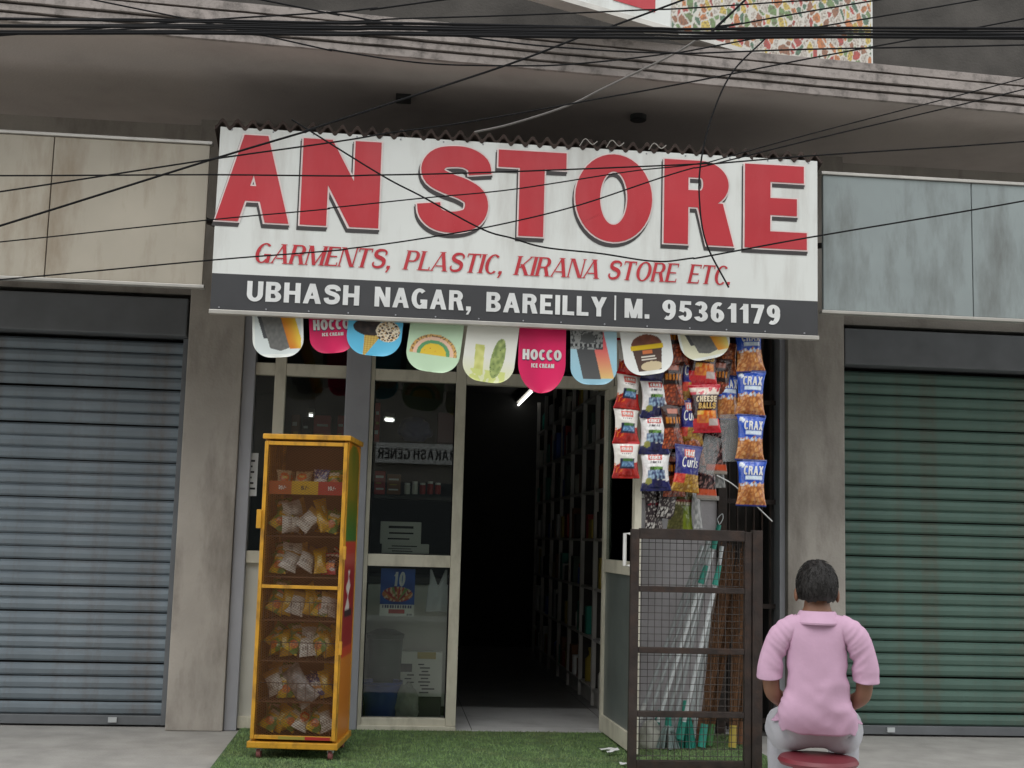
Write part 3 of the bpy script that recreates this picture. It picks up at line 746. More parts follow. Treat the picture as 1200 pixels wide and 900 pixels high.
def p_blue(u, v):
    c = (230, 228, 226)
    if v > .935: return (26, 28, 84)
    if v < .30+.12*nz(u, 0, 3, 2): c = mixc((30, 34, 100), (18, 20, 60), nz(u, v, 4)+.4)
    if rr(u, v, .26, .74, .76, .90): c = (190, 46, 40)
    if rr(u, v, .30, .70, .79, .87): c = (226, 170, 150) if math.sin(u*80) > -.2 else (190, 46, 40)
    if .30 < u < .72 and .67 < v < .73 and math.sin(u*75) > -.3: c = (70, 60, 70)
    if rr(u, v, .28, .78, .50, .60): c = (96, 140, 60) if nz(u, v, 20) > -.2 else (40, 60, 40)
    if rr(u, v, .22, .86, .28, .50): c = mixc((160, 190, 210), (36, 44, 84), .5+1.2*nz(u, v, 13, 6))
    if el(u, v, .25, .24, .12, .08): c = (150, 150, 70)
    return c
def p_crax(u, v):
    if v > .95 or v < .04: return (30, 50, 120)
    if v > .50+.06*nz(u, 0, 6, 3):
        c = mixc((24, 66, 168), (40, 96, 206), nz(u, v, 3)+.4)
        if rr(u, v, .24, .90, .58, .64): c = (214, 228, 240)
        if el(u, v, .16, .88, .10, .05): c = (220, 228, 236)
        return c
    if v > .44 and nz(u, v, 10, 2) > .05: return (200, 214, 230)
    return snack(u*1.0, v*1.5, 6.5, 4, (226, 158, 88), (150, 74, 30))
def p_curls(u, v):
    if v > .95: return (40, 44, 110)
    if v > .38: 
        c = mixc((52, 56, 140), (34, 34, 96), nz(u, v, 3)+.4)
        if rr(u, v, .34, .72, .74, .90): c = (206, 76, 60) if math.sin(u*60) > -.4 else (228, 180, 160)
        return c
    if u < .42 and v > .18: return snack(u, v, 7, 7, (224, 90, 64), (186, 30, 36))
    return snack(u, v*1.4, 9, 8, (206, 160, 60), (130, 84, 24))
def p_cheese(u, v):
    if v > .93 or v < .06: return (196, 16, 44)
    c = mixc((60, 14, 20), (40, 10, 14), nz(u, v, 3)+.4)
    if v < .28: c = (206, 30, 40)
    if rr(u, v, .2, .9, .20, .46): c = snack(u, v, 6, 3, (240, 150, 50), (200, 70, 20)) if u > .45 or v < .38 else (226, 176, 70)
    if rr(u, v, .62, .96, .14, .28): c = (200, 186, 180)
    if v > .80 and v <= .93: c = (226, 210, 196) if nz(u, v, 8) > -.2 else (200, 40, 60)
    return c
def p_brown(u, v):
    c = mixc((70, 26, 14), (36, 16, 12), nz(u, v, 3)+.4)
    if v < .45: c = snack(u, v*1.3, 7, 9, (190, 84, 44), (70, 22, 14))
    if rr(u, v, .25, .75, .78, .90): c = (190, 120, 100)
    if rr(u, v, .1, .9, .58, .72): c = (196, 120, 30) if math.sin(u*40) > -.3 else (60, 26, 14)
    if rr(u, v, .2, .8, .48, .54): c = (20, 14, 16)
    return c
def p_nut(u, v): return snack(u, v*1.4, 7, 12, (196, 112, 62), (84, 32, 18)) if v < .8 else (30, 20, 26)
def p_black(u, v):
    if rr(u, v, 0, 1, .66, .72): return (120, 40, 50) if nz(u, v, 9) > 0 else (30, 20, 24)
    d0, d1 = cells(u, v*1.8, 9, 5)
    if v < .28 and el(u, v, .35, .15, .3, .12): return (196, 192, 186) if nz(u, v, 9) > -.1 else (40, 36, 36)
    return (180, 172, 166) if nz(u, v*1.6, 15, 2) > .28 else mixc((36, 28, 32), (70, 60, 62), d0)
def p_olive(u, v):
    if v > .80: return (84, 76, 50) if nz(u, v, 6) > -.1 else (150, 140, 110)
    if rr(u, v, 0, 1, .68, .74): return (110, 40, 34)
    if rr(u, v, .1, .9, .62, .68): return (190, 180, 150) if math.sin(u*50) > 0 else (90, 84, 50)
    if u > .6 and v < .6: return mixc((126, 140, 30), (70, 84, 20), nz(u, v, 5)+.4)
    d0, d1 = cells(u, v*1.5, 8, 3); return mixc((60, 60, 26), (140, 132, 84), d1-d0)
def p_dark(u, v):
    c = mixc((30, 20, 22), (66, 26, 30), nz(u, v*1.6, 5, 4)+.4)
    if nz(u, v*2, 11, 8) > .25: c = (150, 110, 104)
    if v < .17: c = (206, 80, 36) if v > .08 else (150, 140, 130)
    return c
def p_silver(u, v): return mixc((176, 176, 172), (110, 112, 112), nz(u, v*1.7, 5, 3)+.5)
def p_clear(u, v): return (190, 196, 198)
def p_gy(u, v):
    c = mixc((222, 190, 40), (206, 160, 26), nz(u, v, 4)+.4)
    if nz(u, v, 3.4, 5) > .08: c = (84, 130, 50)
    if el(u, v, .5, .35, .3, .18): c = snack(u, v, 8, 2, (224, 150, 60), (170, 60, 24))
    if rr(u, v, .2, .8, .68, .85): c = (220, 214, 190)
    return c
def p_white(u, v):
    c = (214, 212, 202)
    if rr(u, v, .1, .9, .25, .4) and math.sin(u*40) > 0: c = (140, 136, 126)
    if v > .75: c = (190, 150, 70)
    return c
def p_orange(u, v):
    c = (206, 186, 150)
    if el(u, v, .5, .62, .34, .25): c = (206, 96, 30)
    if rr(u, v, .3, .7, .55, .7): c = (230, 200, 120)
    if v < .3: c = (226, 224, 214)
    return c
def p_bluew(u, v):
    return (60, 80, 130) if (v > .55 or v < .2) and nz(u, v, 9) > -.25 else ((190, 130, 60) if .25 < v < .38 else (206, 206, 200))
def p_yellow(u, v):
    return (206, 160, 14) if not rr(u, v, .3, .7, .4, .7) else (226, 206, 130)
CY = -.97
designs = {}
def design(key, w, h, t, fc, items=(), seed=0, **k):
    me, body = pillow('snack_packet', w, h, t, fc, seed, **k); designs[key] = (me, body, items, w, h)
    proto = link_mesh('snack_packet', me)
    words_on(proto, body, items, w, h); designs[key] = (proto, w, h, [False])
SCL = F_PX/((P(800, 500, CY)-CAM).dot(FW))
def px2m(a): return a/SCL
WI, RD, NV = M['white'], M['red'], M['navy']
design('red', px2m(33), px2m(43), .065, p_red, [('CRAX', .30, .70, .765, .835, WI, .28, 0)], 1)
design('blue', px2m(36), px2m(47), .07, p_blue, [('CRAX', .31, .69, .79, .87, WI, .28, 0)], 2)
design('crax', px2m(35), px2m(55), .078, p_crax, [('CRAX', .20, .90, .67, .86, WI, .25, .12)], 3)
design('crax_dim', px2m(34), px2m(56), .078, p_crax, [('CRAX', .20, .90, .67, .86, WI, .25, .12)], 9)
design('curls', px2m(34), px2m(55), .07, p_curls, [('Curls', .24, .84, .52, .74, WI, .17, .15), ('CRAX', .36, .70, .77, .86, WI, .3, .1)], 4)
design('cheese', px2m(37), px2m(57), .075, p_cheese, [('CHEESE', .20, .90, .64, .76, mat('cream_ink', (.75, .62, .42), .5), .3, .1), ('BALLS', .28, .86, .50, .62, mat('gold_ink', (.65, .42, .12), .5), .3, .1)], 5)
design('brown', px2m(30), px2m(52), .045, p_brown, [], 6)
design('nut', px2m(30), px2m(48), .05, p_nut, [], 7)
design('black', px2m(25), px2m(52), .03, p_black, [], 8)
design('olive', px2m(34), px2m(54), .035, p_olive, [], 10)
design('dark', px2m(26), px2m(64), .035, p_dark, [], 11)
design('silver', px2m(13), px2m(48), .02, p_silver, [], 12)
def put(key, px, py, label, Y=CY, tilt=0, yaw=0, s=1, group='snack packets hanging in strips'):
    proto, w, h, used = designs[key]
    if not used[0]: o = proto; used[0] = True
    else: o = copy_tree(proto)
    p = P(px, py, Y); o.location = p; o.rotation_euler = (math.radians(random.uniform(-3, 3)), math.radians(-tilt+random.uniform(-2.5, 2.5)), math.radians(yaw+random.uniform(-9, 9))); o.scale = (s, s, s)
    return tag(o, label, 'snack packet', group)
ordn = ['lowest', 'second from the bottom', 'third from the bottom', 'topmost']
for i, (px, py, tl) in enumerate(((733.5, 539, -1), (734, 498, 1), (736, 458, -2), (739, 417, 3))):
    put('red', px, py, f'red and white snack packet, {ordn[i]} of its hanging strip', CY, tl, 6)
for i, (px, py, tl) in enumerate(((768, 552, 2), (766.5, 509, -1), (767.5, 467, 1), (769, 425, -3))):
    put('blue', px, py, f'navy and white snack packet, {ordn[i]} of its hanging strip', CY-.005, tl, -4)
for i, (px, py, tl) in enumerate(((880.5, 566, -1), (879.5, 513, 1), (879.5, 461, -2), (878, 410, 2))):
    put('crax', px, py, f'bright blue packet of orange snacks, {ordn[i]} of its hanging strip', CY-.02, tl, -8)
for i, (px, py, tl) in enumerate(((805, 549, -3), (808, 494, 2), (808, 442, 1))):
    put('curls', px, py, f'purple blue packet of curly snacks, {["lowest", "middle one", "topmost"][i]} of its hanging strip', CY+.03-(.05 if i == 0 else 0), tl, 5)
for i, (px, py, tl) in enumerate(((826, 479, 1), (824, 424, -2))):
    put('cheese', px, py, f'red edged packet of cheese balls, {["lower", "upper"][i]} of the two hanging together', CY-.015, tl, -5)
for i, (px, py, tl) in enumerate(((788, 500, 2), (788, 449, -1), (793, 402, 4))):
    put('brown', px, py, f'brown snack packet with amber band, {["lowest", "middle one", "topmost"][i]} of its strip', CY-.012, tl, 8)
put('crax_dim', 851, 465, 'blue snack packet hanging behind the bright blue strip, beside the cheese balls', CY+.04, 1, 10)
put('nut', 850, 416, 'packet of brown nuts hanging right above the rear blue packet', CY+.035, -2, -5)
put('nut', 806, 400, 'packet of brown nuts tucked behind the tilted cream dangler', CY+.04, 6, 5)
put('nut', 833, 402, 'nut packet with dark top beside the tilted cream dangler', CY+.04, -3, 0)
put('black', 766, 600, 'black and white patterned pouch hanging below the navy strip', CY+.08, 1, 3)
put('olive', 797, 598, 'olive green pouch hanging below the curly snack strip', CY+.08, -1, -3)
put('dark', 829, 553, 'dark maroon pouch with an orange foot hanging under the cheese balls', CY+.07, -3, 0)
put('silver', 817, 596, 'narrow silver pouch seen edge on beside the olive pouch', CY+.07, 2, 20)
put('silver', 780, 552, 'crumpled silver wrapper between the navy and curly snack strips', CY+.06, -2, 10, 1.1)
put('silver', 843, 548, 'silver wrapper hanging behind the maroon pouch', CY+.09, 3, 10, 1.0)
for key, px, py, lab, dy in (('dark', 840, 524, 'dark maroon pouch hanging between the cheese balls and the bright blue strip', .05), ('brown', 789, 556, 'brown packet with amber band half hidden behind the lowest curly snack packet', .05),
                             ('nut', 812, 522, 'nut packet squeezed behind the curly snack strip under the cheese balls', .045), ('black', 783, 582, 'black patterned pouch squeezed between the olive and lower black pouches', .06),
                             ('brown', 842, 446, 'brown packet with amber band beside the rear blue packet', .02), ('dark', 776, 470, 'dark maroon pouch peeping out behind the navy strip', .045), ('nut', 756, 408, 'nut packet peeping out behind the brown cup dangler', .03)):
    put(key, px, py, lab, CY+dy, random.uniform(-6, 6), random.uniform(-12, 12))
# clear film bags
def film(px, py, wpx, hpx, label, tilt, seed):
    me, _ = pillow('clear_bag', px2m(wpx), px2m(hpx), .03, p_clear, seed, 16, 20, G_POLY, .02)
    o = link_mesh('clear_bag', me); o.location = P(px, py, CY+.02); o.rotation_euler = (0, math.radians(-tilt), .15)
    tag(o, label, 'plastic bag', 'clear film bags between the snack strips')
film(857, 513, 26, 56, 'clear film bag hanging beside the bright blue snack strip', 5, 21)
film(831, 533, 22, 46, 'clear film bag hanging beside the lowest curly snack packet', -14, 22)
# the rod the strips hang from
o = MB().tube([P(716, 385, CY+.01), P(905, 391, CY+.01)], .006, 8).build('hanging_rod', M['iron']); tag(o, 'thin iron rod behind the sign carrying the snack strips', 'rod')
o = MB().tube(spline([P(840, 557, CY+.02), P(858, 567, CY+.02), P(876, 583, CY+.03), P(905, 611, CY+.06)], 6), .0035, 6).build('string', M['lilac']); tag(o, 'loose white string trailing behind the bright blue snack strip', 'string')

# ================================================================== yellow snack rack
FL, FR = Vector((-1.140, -1.045, 0)), Vector((-.690, -1.100, 0))
e1 = (FR-FL).normalized(); e2 = Vector((-e1.y, e1.x, 0)); RW = (FR-FL).length; RD_ = .46
Mr = Matrix(((e1.x, e2.x, 0, FL.x), (e1.y, e2.y, 0, FL.y), (0, 0, 1, 0), (0, 0, 0, 1)))
rk = empty('snack_rack', FL+e1*RW/2+e2*RD_/2, 'tall orange yellow wheeled snack rack with a wire mesh door', 'rack', rz=math.atan2(e1.y, e1.x))
RT_ = P(350, 509, -1.07).z
def rb(name, x0, x1, y0, y1, z0, z1, m, parent=rk, bevel=.002): return MB().box(x0, x1, y0, y1, z0, z1, Mr).build(name, m, parent, bevel=bevel)
YM = M['yellow']
rb('base_plate', -.012, RW+.012, -.02, RD_+.01, .060, .092, YM, bevel=.004)
for x in (0, RW-.024):
    for y in (.022, RD_-.024): rb('post', x, x+.024, y, y+.024, .093, RT_-.03, YM)
rb('top_cap', -.012, RW+.012, -.012, RD_+.008, RT_-.028, RT_, YM, bevel=.004)
rb('back_panel', .025, RW-.025, RD_-.006, RD_-.002, .093, RT_-.03, mat('rack_back', (.10, .045, .02), .7))
rb('side_panel', .004, .008, .047, RD_-.025, .093, RT_-.03, YM)
def sidecol(u, v):
    c = (206, 120, 16)
    if v > .80: c = mixc((96, 104, 22), (150, 120, 20), nz(u, v, 3)+.3)
    elif v > .66: c = mixc((50, 110, 40), (110, 110, 24), (v-.66)/.14)
    elif v > .30: c = mixc((150, 18, 26), (196, 60, 30), max(0, (v-.55)*8))
    elif v > .27: c = (196, 60, 22)
    if .42 < v < .56 and abs(u-.45-.5*(v-.49)) < .10+.08*math.sin(v*90): c = (224, 214, 206)
    if .40 < v < .43 and .2 < u < .8: c = (40, 20, 30)
    if v > .93 and (u-.5)**2/.25+((v-.93)/.07)**2 > 1: c = (206, 120, 16)
    return c
link_mesh('printed_side', grid_mesh('printed_side', lambda u, v: Mr @ Vector((RW-.003, .047+u*(RD_-.072), .093+v*(RT_-.125))), sidecol, 24, 120, CARD, smooth=False), rk)
dr = rb('mesh_door', 0, .020, -.006, .018, .105, RT_-.040, YM)
rb('stile', RW-.024, RW-.004, -.006, .018, .105, RT_-.040, YM, dr)
zm = P(345, 688, -1.08).z
for z0, z1 in ((.105, .125), (zm-.009, zm+.009), (RT_-.060, RT_-.040)): rb('rail', .021, RW-.025, -.005, .017, z0, z1, YM, dr)
mb = MB(); pit = .0135; zA, zB = .126, RT_-.061; xA, xB = .021, RW-.025
def clipd(sgn):
    c = -3.0
    while c < 3.0:                      # line z = sgn*1.0*(x-xA)*.62+c
        k = .62*sgn; pts = []
        x0, x1 = xA, xB
        if k > 0: x0 = max(x0, xA+(zA-c)/k); x1 = min(x1, xA+(zB-c)/k)
        else: x0 = max(x0, xA+(zB-c)/k); x1 = min(x1, xA+(zA-c)/k)
        if x1-x0 > .004:
            a = Mr @ Vector((x0, .004+.0012*sgn, c+k*(x0-xA))); b = Mr @ Vector((x1, .004+.0012*sgn, c+k*(x1-xA))); mb.bar(a, b, .0030, .0016)
        c += pit
clipd(1); clipd(-1)
mo = mb.build('wire_mesh', M['meshm'], dr); mo['kind'] = 'stuff'
for z in (.55, 1.05): MB().tube([Mr @ Vector((RW+.004, -.008, z)), Mr @ Vector((RW+.004, -.008, z+.07))], .009, 8).build('hinge', YM, rk)
lt = P(305, 608, -1.06).z; rb('latch', -.022, .004, -.022, .004, lt-.05, lt+.05, YM)
shz = [P(345, y, -1.06).z for y in (577, 628, 676, 727, 775, 823, 866)]
for i, z in enumerate(shz):
    sh = rb('shelf', .026, RW-.026, .03, RD_-.03, z-.006, z, mat('rack_shelf', (.12, .06, .03), .7))
    if i in (3, 4, 5):
        mw = MB(); zt2 = z+.095
        mw.tube([Mr @ Vector((.028, .034, zt2)), Mr @ Vector((RW-.028, .034, zt2))], .0025, 6)
        for k in range(9): x = .03+(RW-.06)*k/8; mw.tube([Mr @ Vector((x, .034, z)), Mr @ Vector((x, .034, zt2))], .0018, 5)
        mw.build('shelf_guard', M['wire'], sh)
for i, (c, x0, x1, s) in enumerate(((mat('price_orange', (.36, .08, .015), .5), .028, .15, '10/-'), (mat('price_yellow', (.50, .32, .01), .5), .1505, .295, '5/-'), (mat('price_red', (.36, .02, .02), .5), .2955, RW-.028, '10/-'))):
    ps = rb('price_strip', x0, x1, .022, .026, shz[0]-.010, shz[0]+.062, c, bevel=0)
    t = MB(); polys, tw = text_polys(s, st=.26)
    lay(t, polys, Mr @ Vector((x0+.05, .022, shz[0]+.015)), e1, (0, 0, 1), .045/tw, .022, -e2, .0008); t.build('lettering', M['lilac'] if i != 1 else M['ink'], ps)
for i, (c, x0, x1) in enumerate(((YM, .03, .15), (mat('strip_olive', (.30, .24, .04), .5), .151, .29), (mat('price_red', (.4, .02, .02)), .291, RW-.03))):
    rb('foot_strip', x0, x1, -.009, -.007, .107, .123, c, dr, 0)
for x in (.045, RW-.03):
    for y in (.03, RD_-.05):
        c = Mr @ Vector((x, y, 0)); cs_ = MB().box(x-.015, x+.015, y-.018, y+.018, .040, .059, Mr).build('caster', M['chrome'], rk)
        MB().lathe([(.012, -.012), (.028, -.010), (.028, .010), (.012, .012)], 20, Matrix.Translation((c.x, c.y, .030)) @ Mr.to_3x3().to_4x4() @ Matrix.Rotation(math.pi/2, 4, 'Y')).build('wheel', M['rubber'], cs_, smooth=True)
# packets on its shelves
design('gy', .115, .15, .05, p_gy, [], 31, nx=18, ny=24); design('white', .12, .155, .05, p_white, [], 32, nx=18, ny=24)
design('orange', .10, .14, .05, p_orange, [], 33, nx=18, ny=24); design('yellow', .085, .17, .04, p_yellow, [], 34, nx=18, ny=24)
design('silverbig', .15, .27, .06, p_silver, [], 35); design('redp', .11, .15, .05, p_cheese, [], 36, nx=18, ny=24)
design('bluew', .12, .15, .05, p_bluew, [], 37, nx=18, ny=24)
nmz = dict(bluew='blue and white', gy='green and yellow', white='white and tan', orange='cream and orange', yellow='plain yellow', silverbig='large silver', redp='dark red')
rows = [['orange', 'orange', 'bluew', 'gy'], ['gy', 'white', 'white', 'yellow', 'gy'], ['gy', 'white', 'white', 'yellow', 'redp'], ['gy', 'yellow', 'white', 'yellow', 'gy', 'white'],
        ['gy', 'yellow', 'gy', 'white', 'gy', 'yellow'], ['white', 'gy', 'silverbig', 'bluew', 'yellow'], ['gy', 'yellow', 'gy', 'orange', 'gy', 'white']]
ords = ['top', 'second', 'third', 'fourth', 'fifth', 'sixth', 'bottom']
rnd = random.Random(5)
hs_ = dict(bluew=.15, gy=.15, white=.155, orange=.14, yellow=.17, silverbig=.27, redp=.15)
for i, row in enumerate(rows):
    n = len(row)
    for dep, lift in ((.08, 0), (.20, 0), (.12, .075)):
        for k, key in enumerate(row):
            if lift and (i == 0 or rnd.random() < .35): continue
            if key == 'silverbig' and dep != .08: continue
            x = .065+(RW-.13)*(k+.5*rnd.random()*.4)/(n-1+.2); s = .86
            lean = rnd.uniform(-38, 38) if i > 0 else rnd.uniform(-6, 6); pit_ = rnd.uniform(-35, -8)
            if i in (1, 2): lean += 55 if key == 'white' else 0
            if key == 'silverbig': lean = -42; pit_ = -10
            hh = hs_[key]*s
            ext = hh/2*abs(math.cos(math.radians(lean)))+.05*abs(math.sin(math.radians(lean)))*1.1
            pt = Mr @ Vector((min(RW-.09, max(.085, x)), dep+(.0 if key != 'silverbig' else -.03)+.05, min(shz[i]+ext+.004+lift, (shz[i-1] if i else RT_-.03)-.012-ext)))
            o = put(key, 0, 0, f'{nmz[key]} snack packet on the {ords[i]} shelf of the yellow rack', group=f'{nmz[key]} packets on the {ords[i]} rack shelf')
            o.location = pt; o.scale = (s, s, s); o.rotation_euler = (math.radians(pit_), math.radians(lean), math.atan2(e1.y, e1.x)+rnd.uniform(-.5, .5))
# a pale board standing inside the rack's foot
# ================================================================== mesh gate
GY = -1.42
gt = empty('mesh_gate', (1.2, GY, 0), 'brown iron gate filled with square wire mesh standing before the half wall', 'gate')
gx0, gx1 = P(739, 640, GY).x, P(880, 640, GY).x; gz1 = P(800, 621.5, GY).z; gz0 = .03
sw = .044; IR = M['iron']
def gb(name, x0, x1, z0, z1, y=.018, m=IR): return box(name, x0, x1, GY-y, GY+y, z0, z1, m, gt, .003)
gb('stile', gx0, gx0+sw, gz0, gz1); gb('stile', gx1-.036, gx1, gz0, gz1)
for py in (626.5, 691, 762.5, 837):
    zc = P(800, py, GY).z; hh = .028 if py < 630 else .015
    gb('rail', gx0+sw+.001, gx1-.037, zc-hh, zc+hh, .016)
gb('rail', gx0+sw+.001, gx1-.037, gz0, gz0+.05, .016)
gb('hinge_post', gx1+.004, gx1+.056, 0.0, gz1+.01, .026)
vm = MB().tube([(0, 0, gz0+.04), (0, 0, gz1-.02)], .0018, 5); first = None
n = 15
for k in range(n):
    x = gx0+sw+(gx1-.036-gx0-sw)*(k+.5)/n+random.uniform(-.002, .002)
    if first is None: first = vm.build('wire', M['wire'], gt); first.location = (0, 0, 0); o = first
    else: o = first.copy(); COL.objects.link(o)
    o.matrix_parent_inverse = Matrix.Identity(4); o.location = Vector((x, GY+.019, 0))-gt.location
hm_first = None
nh = 31
for k in range(nh):
    z = gz0+.05+(gz1-.05-gz0-.05)*(k+.5)/nh
    if hm_first is None: o = hm_first = MB().tube([(gx0+.02, 0, 0), (gx1-.02, 0, 0)], .0018, 5).build('wire', M['wire'], gt)
    else: o = hm_first.copy(); COL.objects.link(o)
    o.matrix_parent_inverse = Matrix.Identity(4); o.location = Vector((0, GY+.0235, z))-gt.location

# ================================================================== poles, brooms and odds behind the gate
ptop = [(823, 640, -.30), (830, 634, -.36), (836, 628, -.42), (841, 622, -.60), (834, 650, -.40), (842, 668, -.66), (846, 640, -.52), (826, 668, -.62), (838, 690, -.5)]
pbot = [(748, 846, -.42), (757, 852, -.46), (767, 856, -.50), (778, 858, -.52), (787, 864, -.50), (797, 866, -.66), (812, 868, -.55), (771, 846, -.62), (806, 858, -.5)]
plab = ['pale steel mop pole leaning lowest, nearest the door', 'second steel mop pole from the door, leaning on the post', 'third steel mop pole from the door behind the mesh gate', 'steel mop pole with a hook and tall teal cap above the gate',
        'middle steel mop pole of the leaning bunch', 'short teal capped mop pole beside the brooms', 'upright steel mop pole next to the brown brooms', 'thin rear mop pole with a teal grip low in the bunch', 'short rear mop pole ending under the teal caps']
for i, (a, b_) in enumerate(zip(ptop, pbot)):
    A, B = P(*a), P(*b_); B.z = max(B.z, .03)
    p = empty('mop_pole', B, plab[i], 'mop pole', 'mop poles leaning behind the gate')
    d = (A-B); MB().tube([B, A], .0125, 10).build('pole', M['chrome'], p, smooth=True)
    if i in (3, 5, 7): MB().tube([A-d*.09, A+d*.03], .020, 10, r2=.013).build('grip', M['teal'], p, smooth=True)
    if i == 3: MB().tube(spline([A+d*.028, A+d*.06+Vector((.012, 0, 0)), A+d*.085, A+d*.06+Vector((-.02, 0, 0)), A+d*.03], 5), .003, 6).build('hook', M['chrome'], p)
    if i in (0, 2, 5): MB().tube([B, B+d*.10], .022, 10, r2=.014).build('socket', M['teal'] if i else M['white'], p, smooth=True)
blab = ['brown stick broom leaning outermost in the bunch behind the gate', 'brown stick broom beside the steel poles, tied in green', 'brown stick broom standing between two others, tied in yellow', 'darker brown stick broom against the iron hinge post']
for i, (bx, by, tx, ty, Y) in enumerate(((822, 884, 853, 640, -.62), (830, 880, 862, 655, -.55), (858, 886, 872, 650, -.62), (868, 884, 876, 640, -.50))):
    B, T = P(bx, by, Y), P(tx, ty, Y+.12); B.z = max(.02, B.z)
    br = empty('stick_broom', B, blab[i], 'broom', 'stick brooms behind the gate'); rb_ = random.Random(40+i); mb = MB(); d = T-B
    for k in range(70):
        a, r = rb_.random()*6.283, math.sqrt(rb_.random()); o1 = Vector((math.cos(a), math.sin(a), 0))*r*.020; o2 = Vector((math.cos(a), math.sin(a), 0))*r*.050+Vector((rb_.gauss(0, .01), rb_.gauss(0, .01), 0))
        L = rb_.uniform(.82, 1.04); mb.tube([B+o1, B+d*.5*L+(o1+o2)*.5*.9, B+d*L+o2], .0024, 4, False, .0012)
    st = mb.build('sticks', M['broom'], br); st['kind'] = 'stuff'
    MB().tube([B-d*.002, B+d*.11], .0235, 12).build('binding', (M['teal'], mat('green_tie', (.06, .22, .07), .5), M['label_y'], M['brownp'])[i], br, smooth=True)
# white sack and teal mop heads at the foot
def lump(name, c, rx, ry, rz_, m, seed, lab, cat, amp=.18):
    bm = bmesh.new(); bmesh.ops.create_icosphere(bm, subdivisions=4, radius=1)
    for v in bm.verts:
        n = noise.noise(v.co*2.1+Vector((seed, 0, 0)))*amp+noise.noise(v.co*6+Vector((0, seed, 0)))*amp*.35
        k = 1+n; z = v.co.z*k; q = Vector((v.co.x*k*rx, v.co.y*k*ry, max(z, -.92)*rz_)); v.co = q
    me = bpy.data.meshes.new(name); bm.to_mesh(me); bm.free(); me.polygons.foreach_set('use_smooth', [True]*len(me.polygons)); me.materials.append(m)
    o = link_mesh(name, me); o.location = c; return tag(o, lab, cat)
lump('cloth_sack', P(762, 866, -.55)+Vector((0, 0, -.02)), .075, .07, .125, M['sack'], 3, 'small off white sack slumped at the foot of the half wall', 'sack')
def mop(px, py, Y, m, lab):
    c = P(px, py, Y); mb = MB(); rr_ = random.Random(px)
    for k in range(60):
        a = rr_.random()*6.283; r = rr_.uniform(.02, .07); mb.tube(spline([c+Vector((0, 0, .10)), c+Vector((math.cos(a)*r*.5, math.sin(a)*r*.5, .05)), Vector((c.x+math.cos(a)*r, c.y+math.sin(a)*r, .012))], 3), .005, 5)
    o = empty('floor_mop', (c.x, c.y, 0), lab, 'mop'); s_ = mb.build('strands', m, o); s_['kind'] = 'stuff'
    MB().tube([c+Vector((0, 0, .07)), c+Vector((0, 0, .15))], .022, 10, r2=.015).build('socket', M['teal'], o, smooth=True)
mop(803, 852, -.58, M['teal'], 'teal mop head with limp strands beside the brooms')
mop(783, 866, -.62, mat('grey_mop', (.20, .26, .25), .9), 'grey mop head between the sack and the teal mop')
o = lump('cloth_rag', P(818, 862, -.45), .05, .05, .10, M['brownp'], 8, 'dark red brown rag stuffed behind the mop poles', 'rag', .3)

# ================================================================== inside the shop
SX = 1.05
su = empty('shelf_unit', (1.5, 2.7, 0), 'pale open shelving along the right wall inside the dark shop', 'shelves')
for k in range(8): box('upright', SX, SX+.03, .62+k*.62, .66+k*.62, .0, 2.6, M['shelf'], su); 
box('plinth', SX+.02, SX+.06, .66, 4.98, .0, .10, M['shelf'], su)
for z in (.12, .48, .84, 1.20, 1.56, 1.92, 2.28): box('shelf', SX+.005, SX+.42, .665, 4.95, z-.02, z, M['shelf'], su)
for k in range(8): box('divider', SX+.031, SX+.42, .635+k*.62, .645+k*.62, .0, 2.6, M['dark'], su)
rnd = random.Random(12)
mats_ = [M['redp'], M['brownp'], mat('blue_carton', (.07, .13, .42), .5), M['beige'], M['white'], M['dark'], M['teal'], M['greenb'], M['label_y']]
nmat = ['red', 'brown', 'blue', 'beige', 'white', 'black', 'teal', 'dark green', 'yellow']
shelf_names = ['lowest', 'second lowest', 'third lowest', 'middle', 'third highest', 'second highest', 'highest']
for j, z in enumerate((.12, .48, .84, 1.20, 1.56, 1.92, 2.28)):
    for k in range(7):
        y = .70+k*.62
        while y < .66+k*.62+.50:
            w = rnd.uniform(.07, .16); h = rnd.uniform(.12, .27); q = rnd.randrange(9)
            if rnd.random() < .88:
                tp = rnd.random()
                g_ = f'{nmat[q]} goods on the {shelf_names[j]} inner shelf'
                if tp < .5:
                    o = box('carton', SX+.008, SX+.25, y, y+w, z+.001, z+h, mats_[q], None, .004); tag(o, f'{nmat[q]} carton on the {shelf_names[j]} shelf inside the dark shop', 'carton', g_)
                else:
                    r = w*.42; o = MB().lathe([(r*.95, 0), (r, .01), (r, h*.66), (r*.45, h*.78), (r*.42, h*.9), (r*.5, h*.9), (r*.5, h)], 14, Matrix.Translation((SX+.075, y+w/2, z+.001))).build('bottle', mats_[q], None, True)
                    tag(o, f'{nmat[q]} bottle on the {shelf_names[j]} shelf inside the dark shop', 'bottle', g_)
            y += w+.02
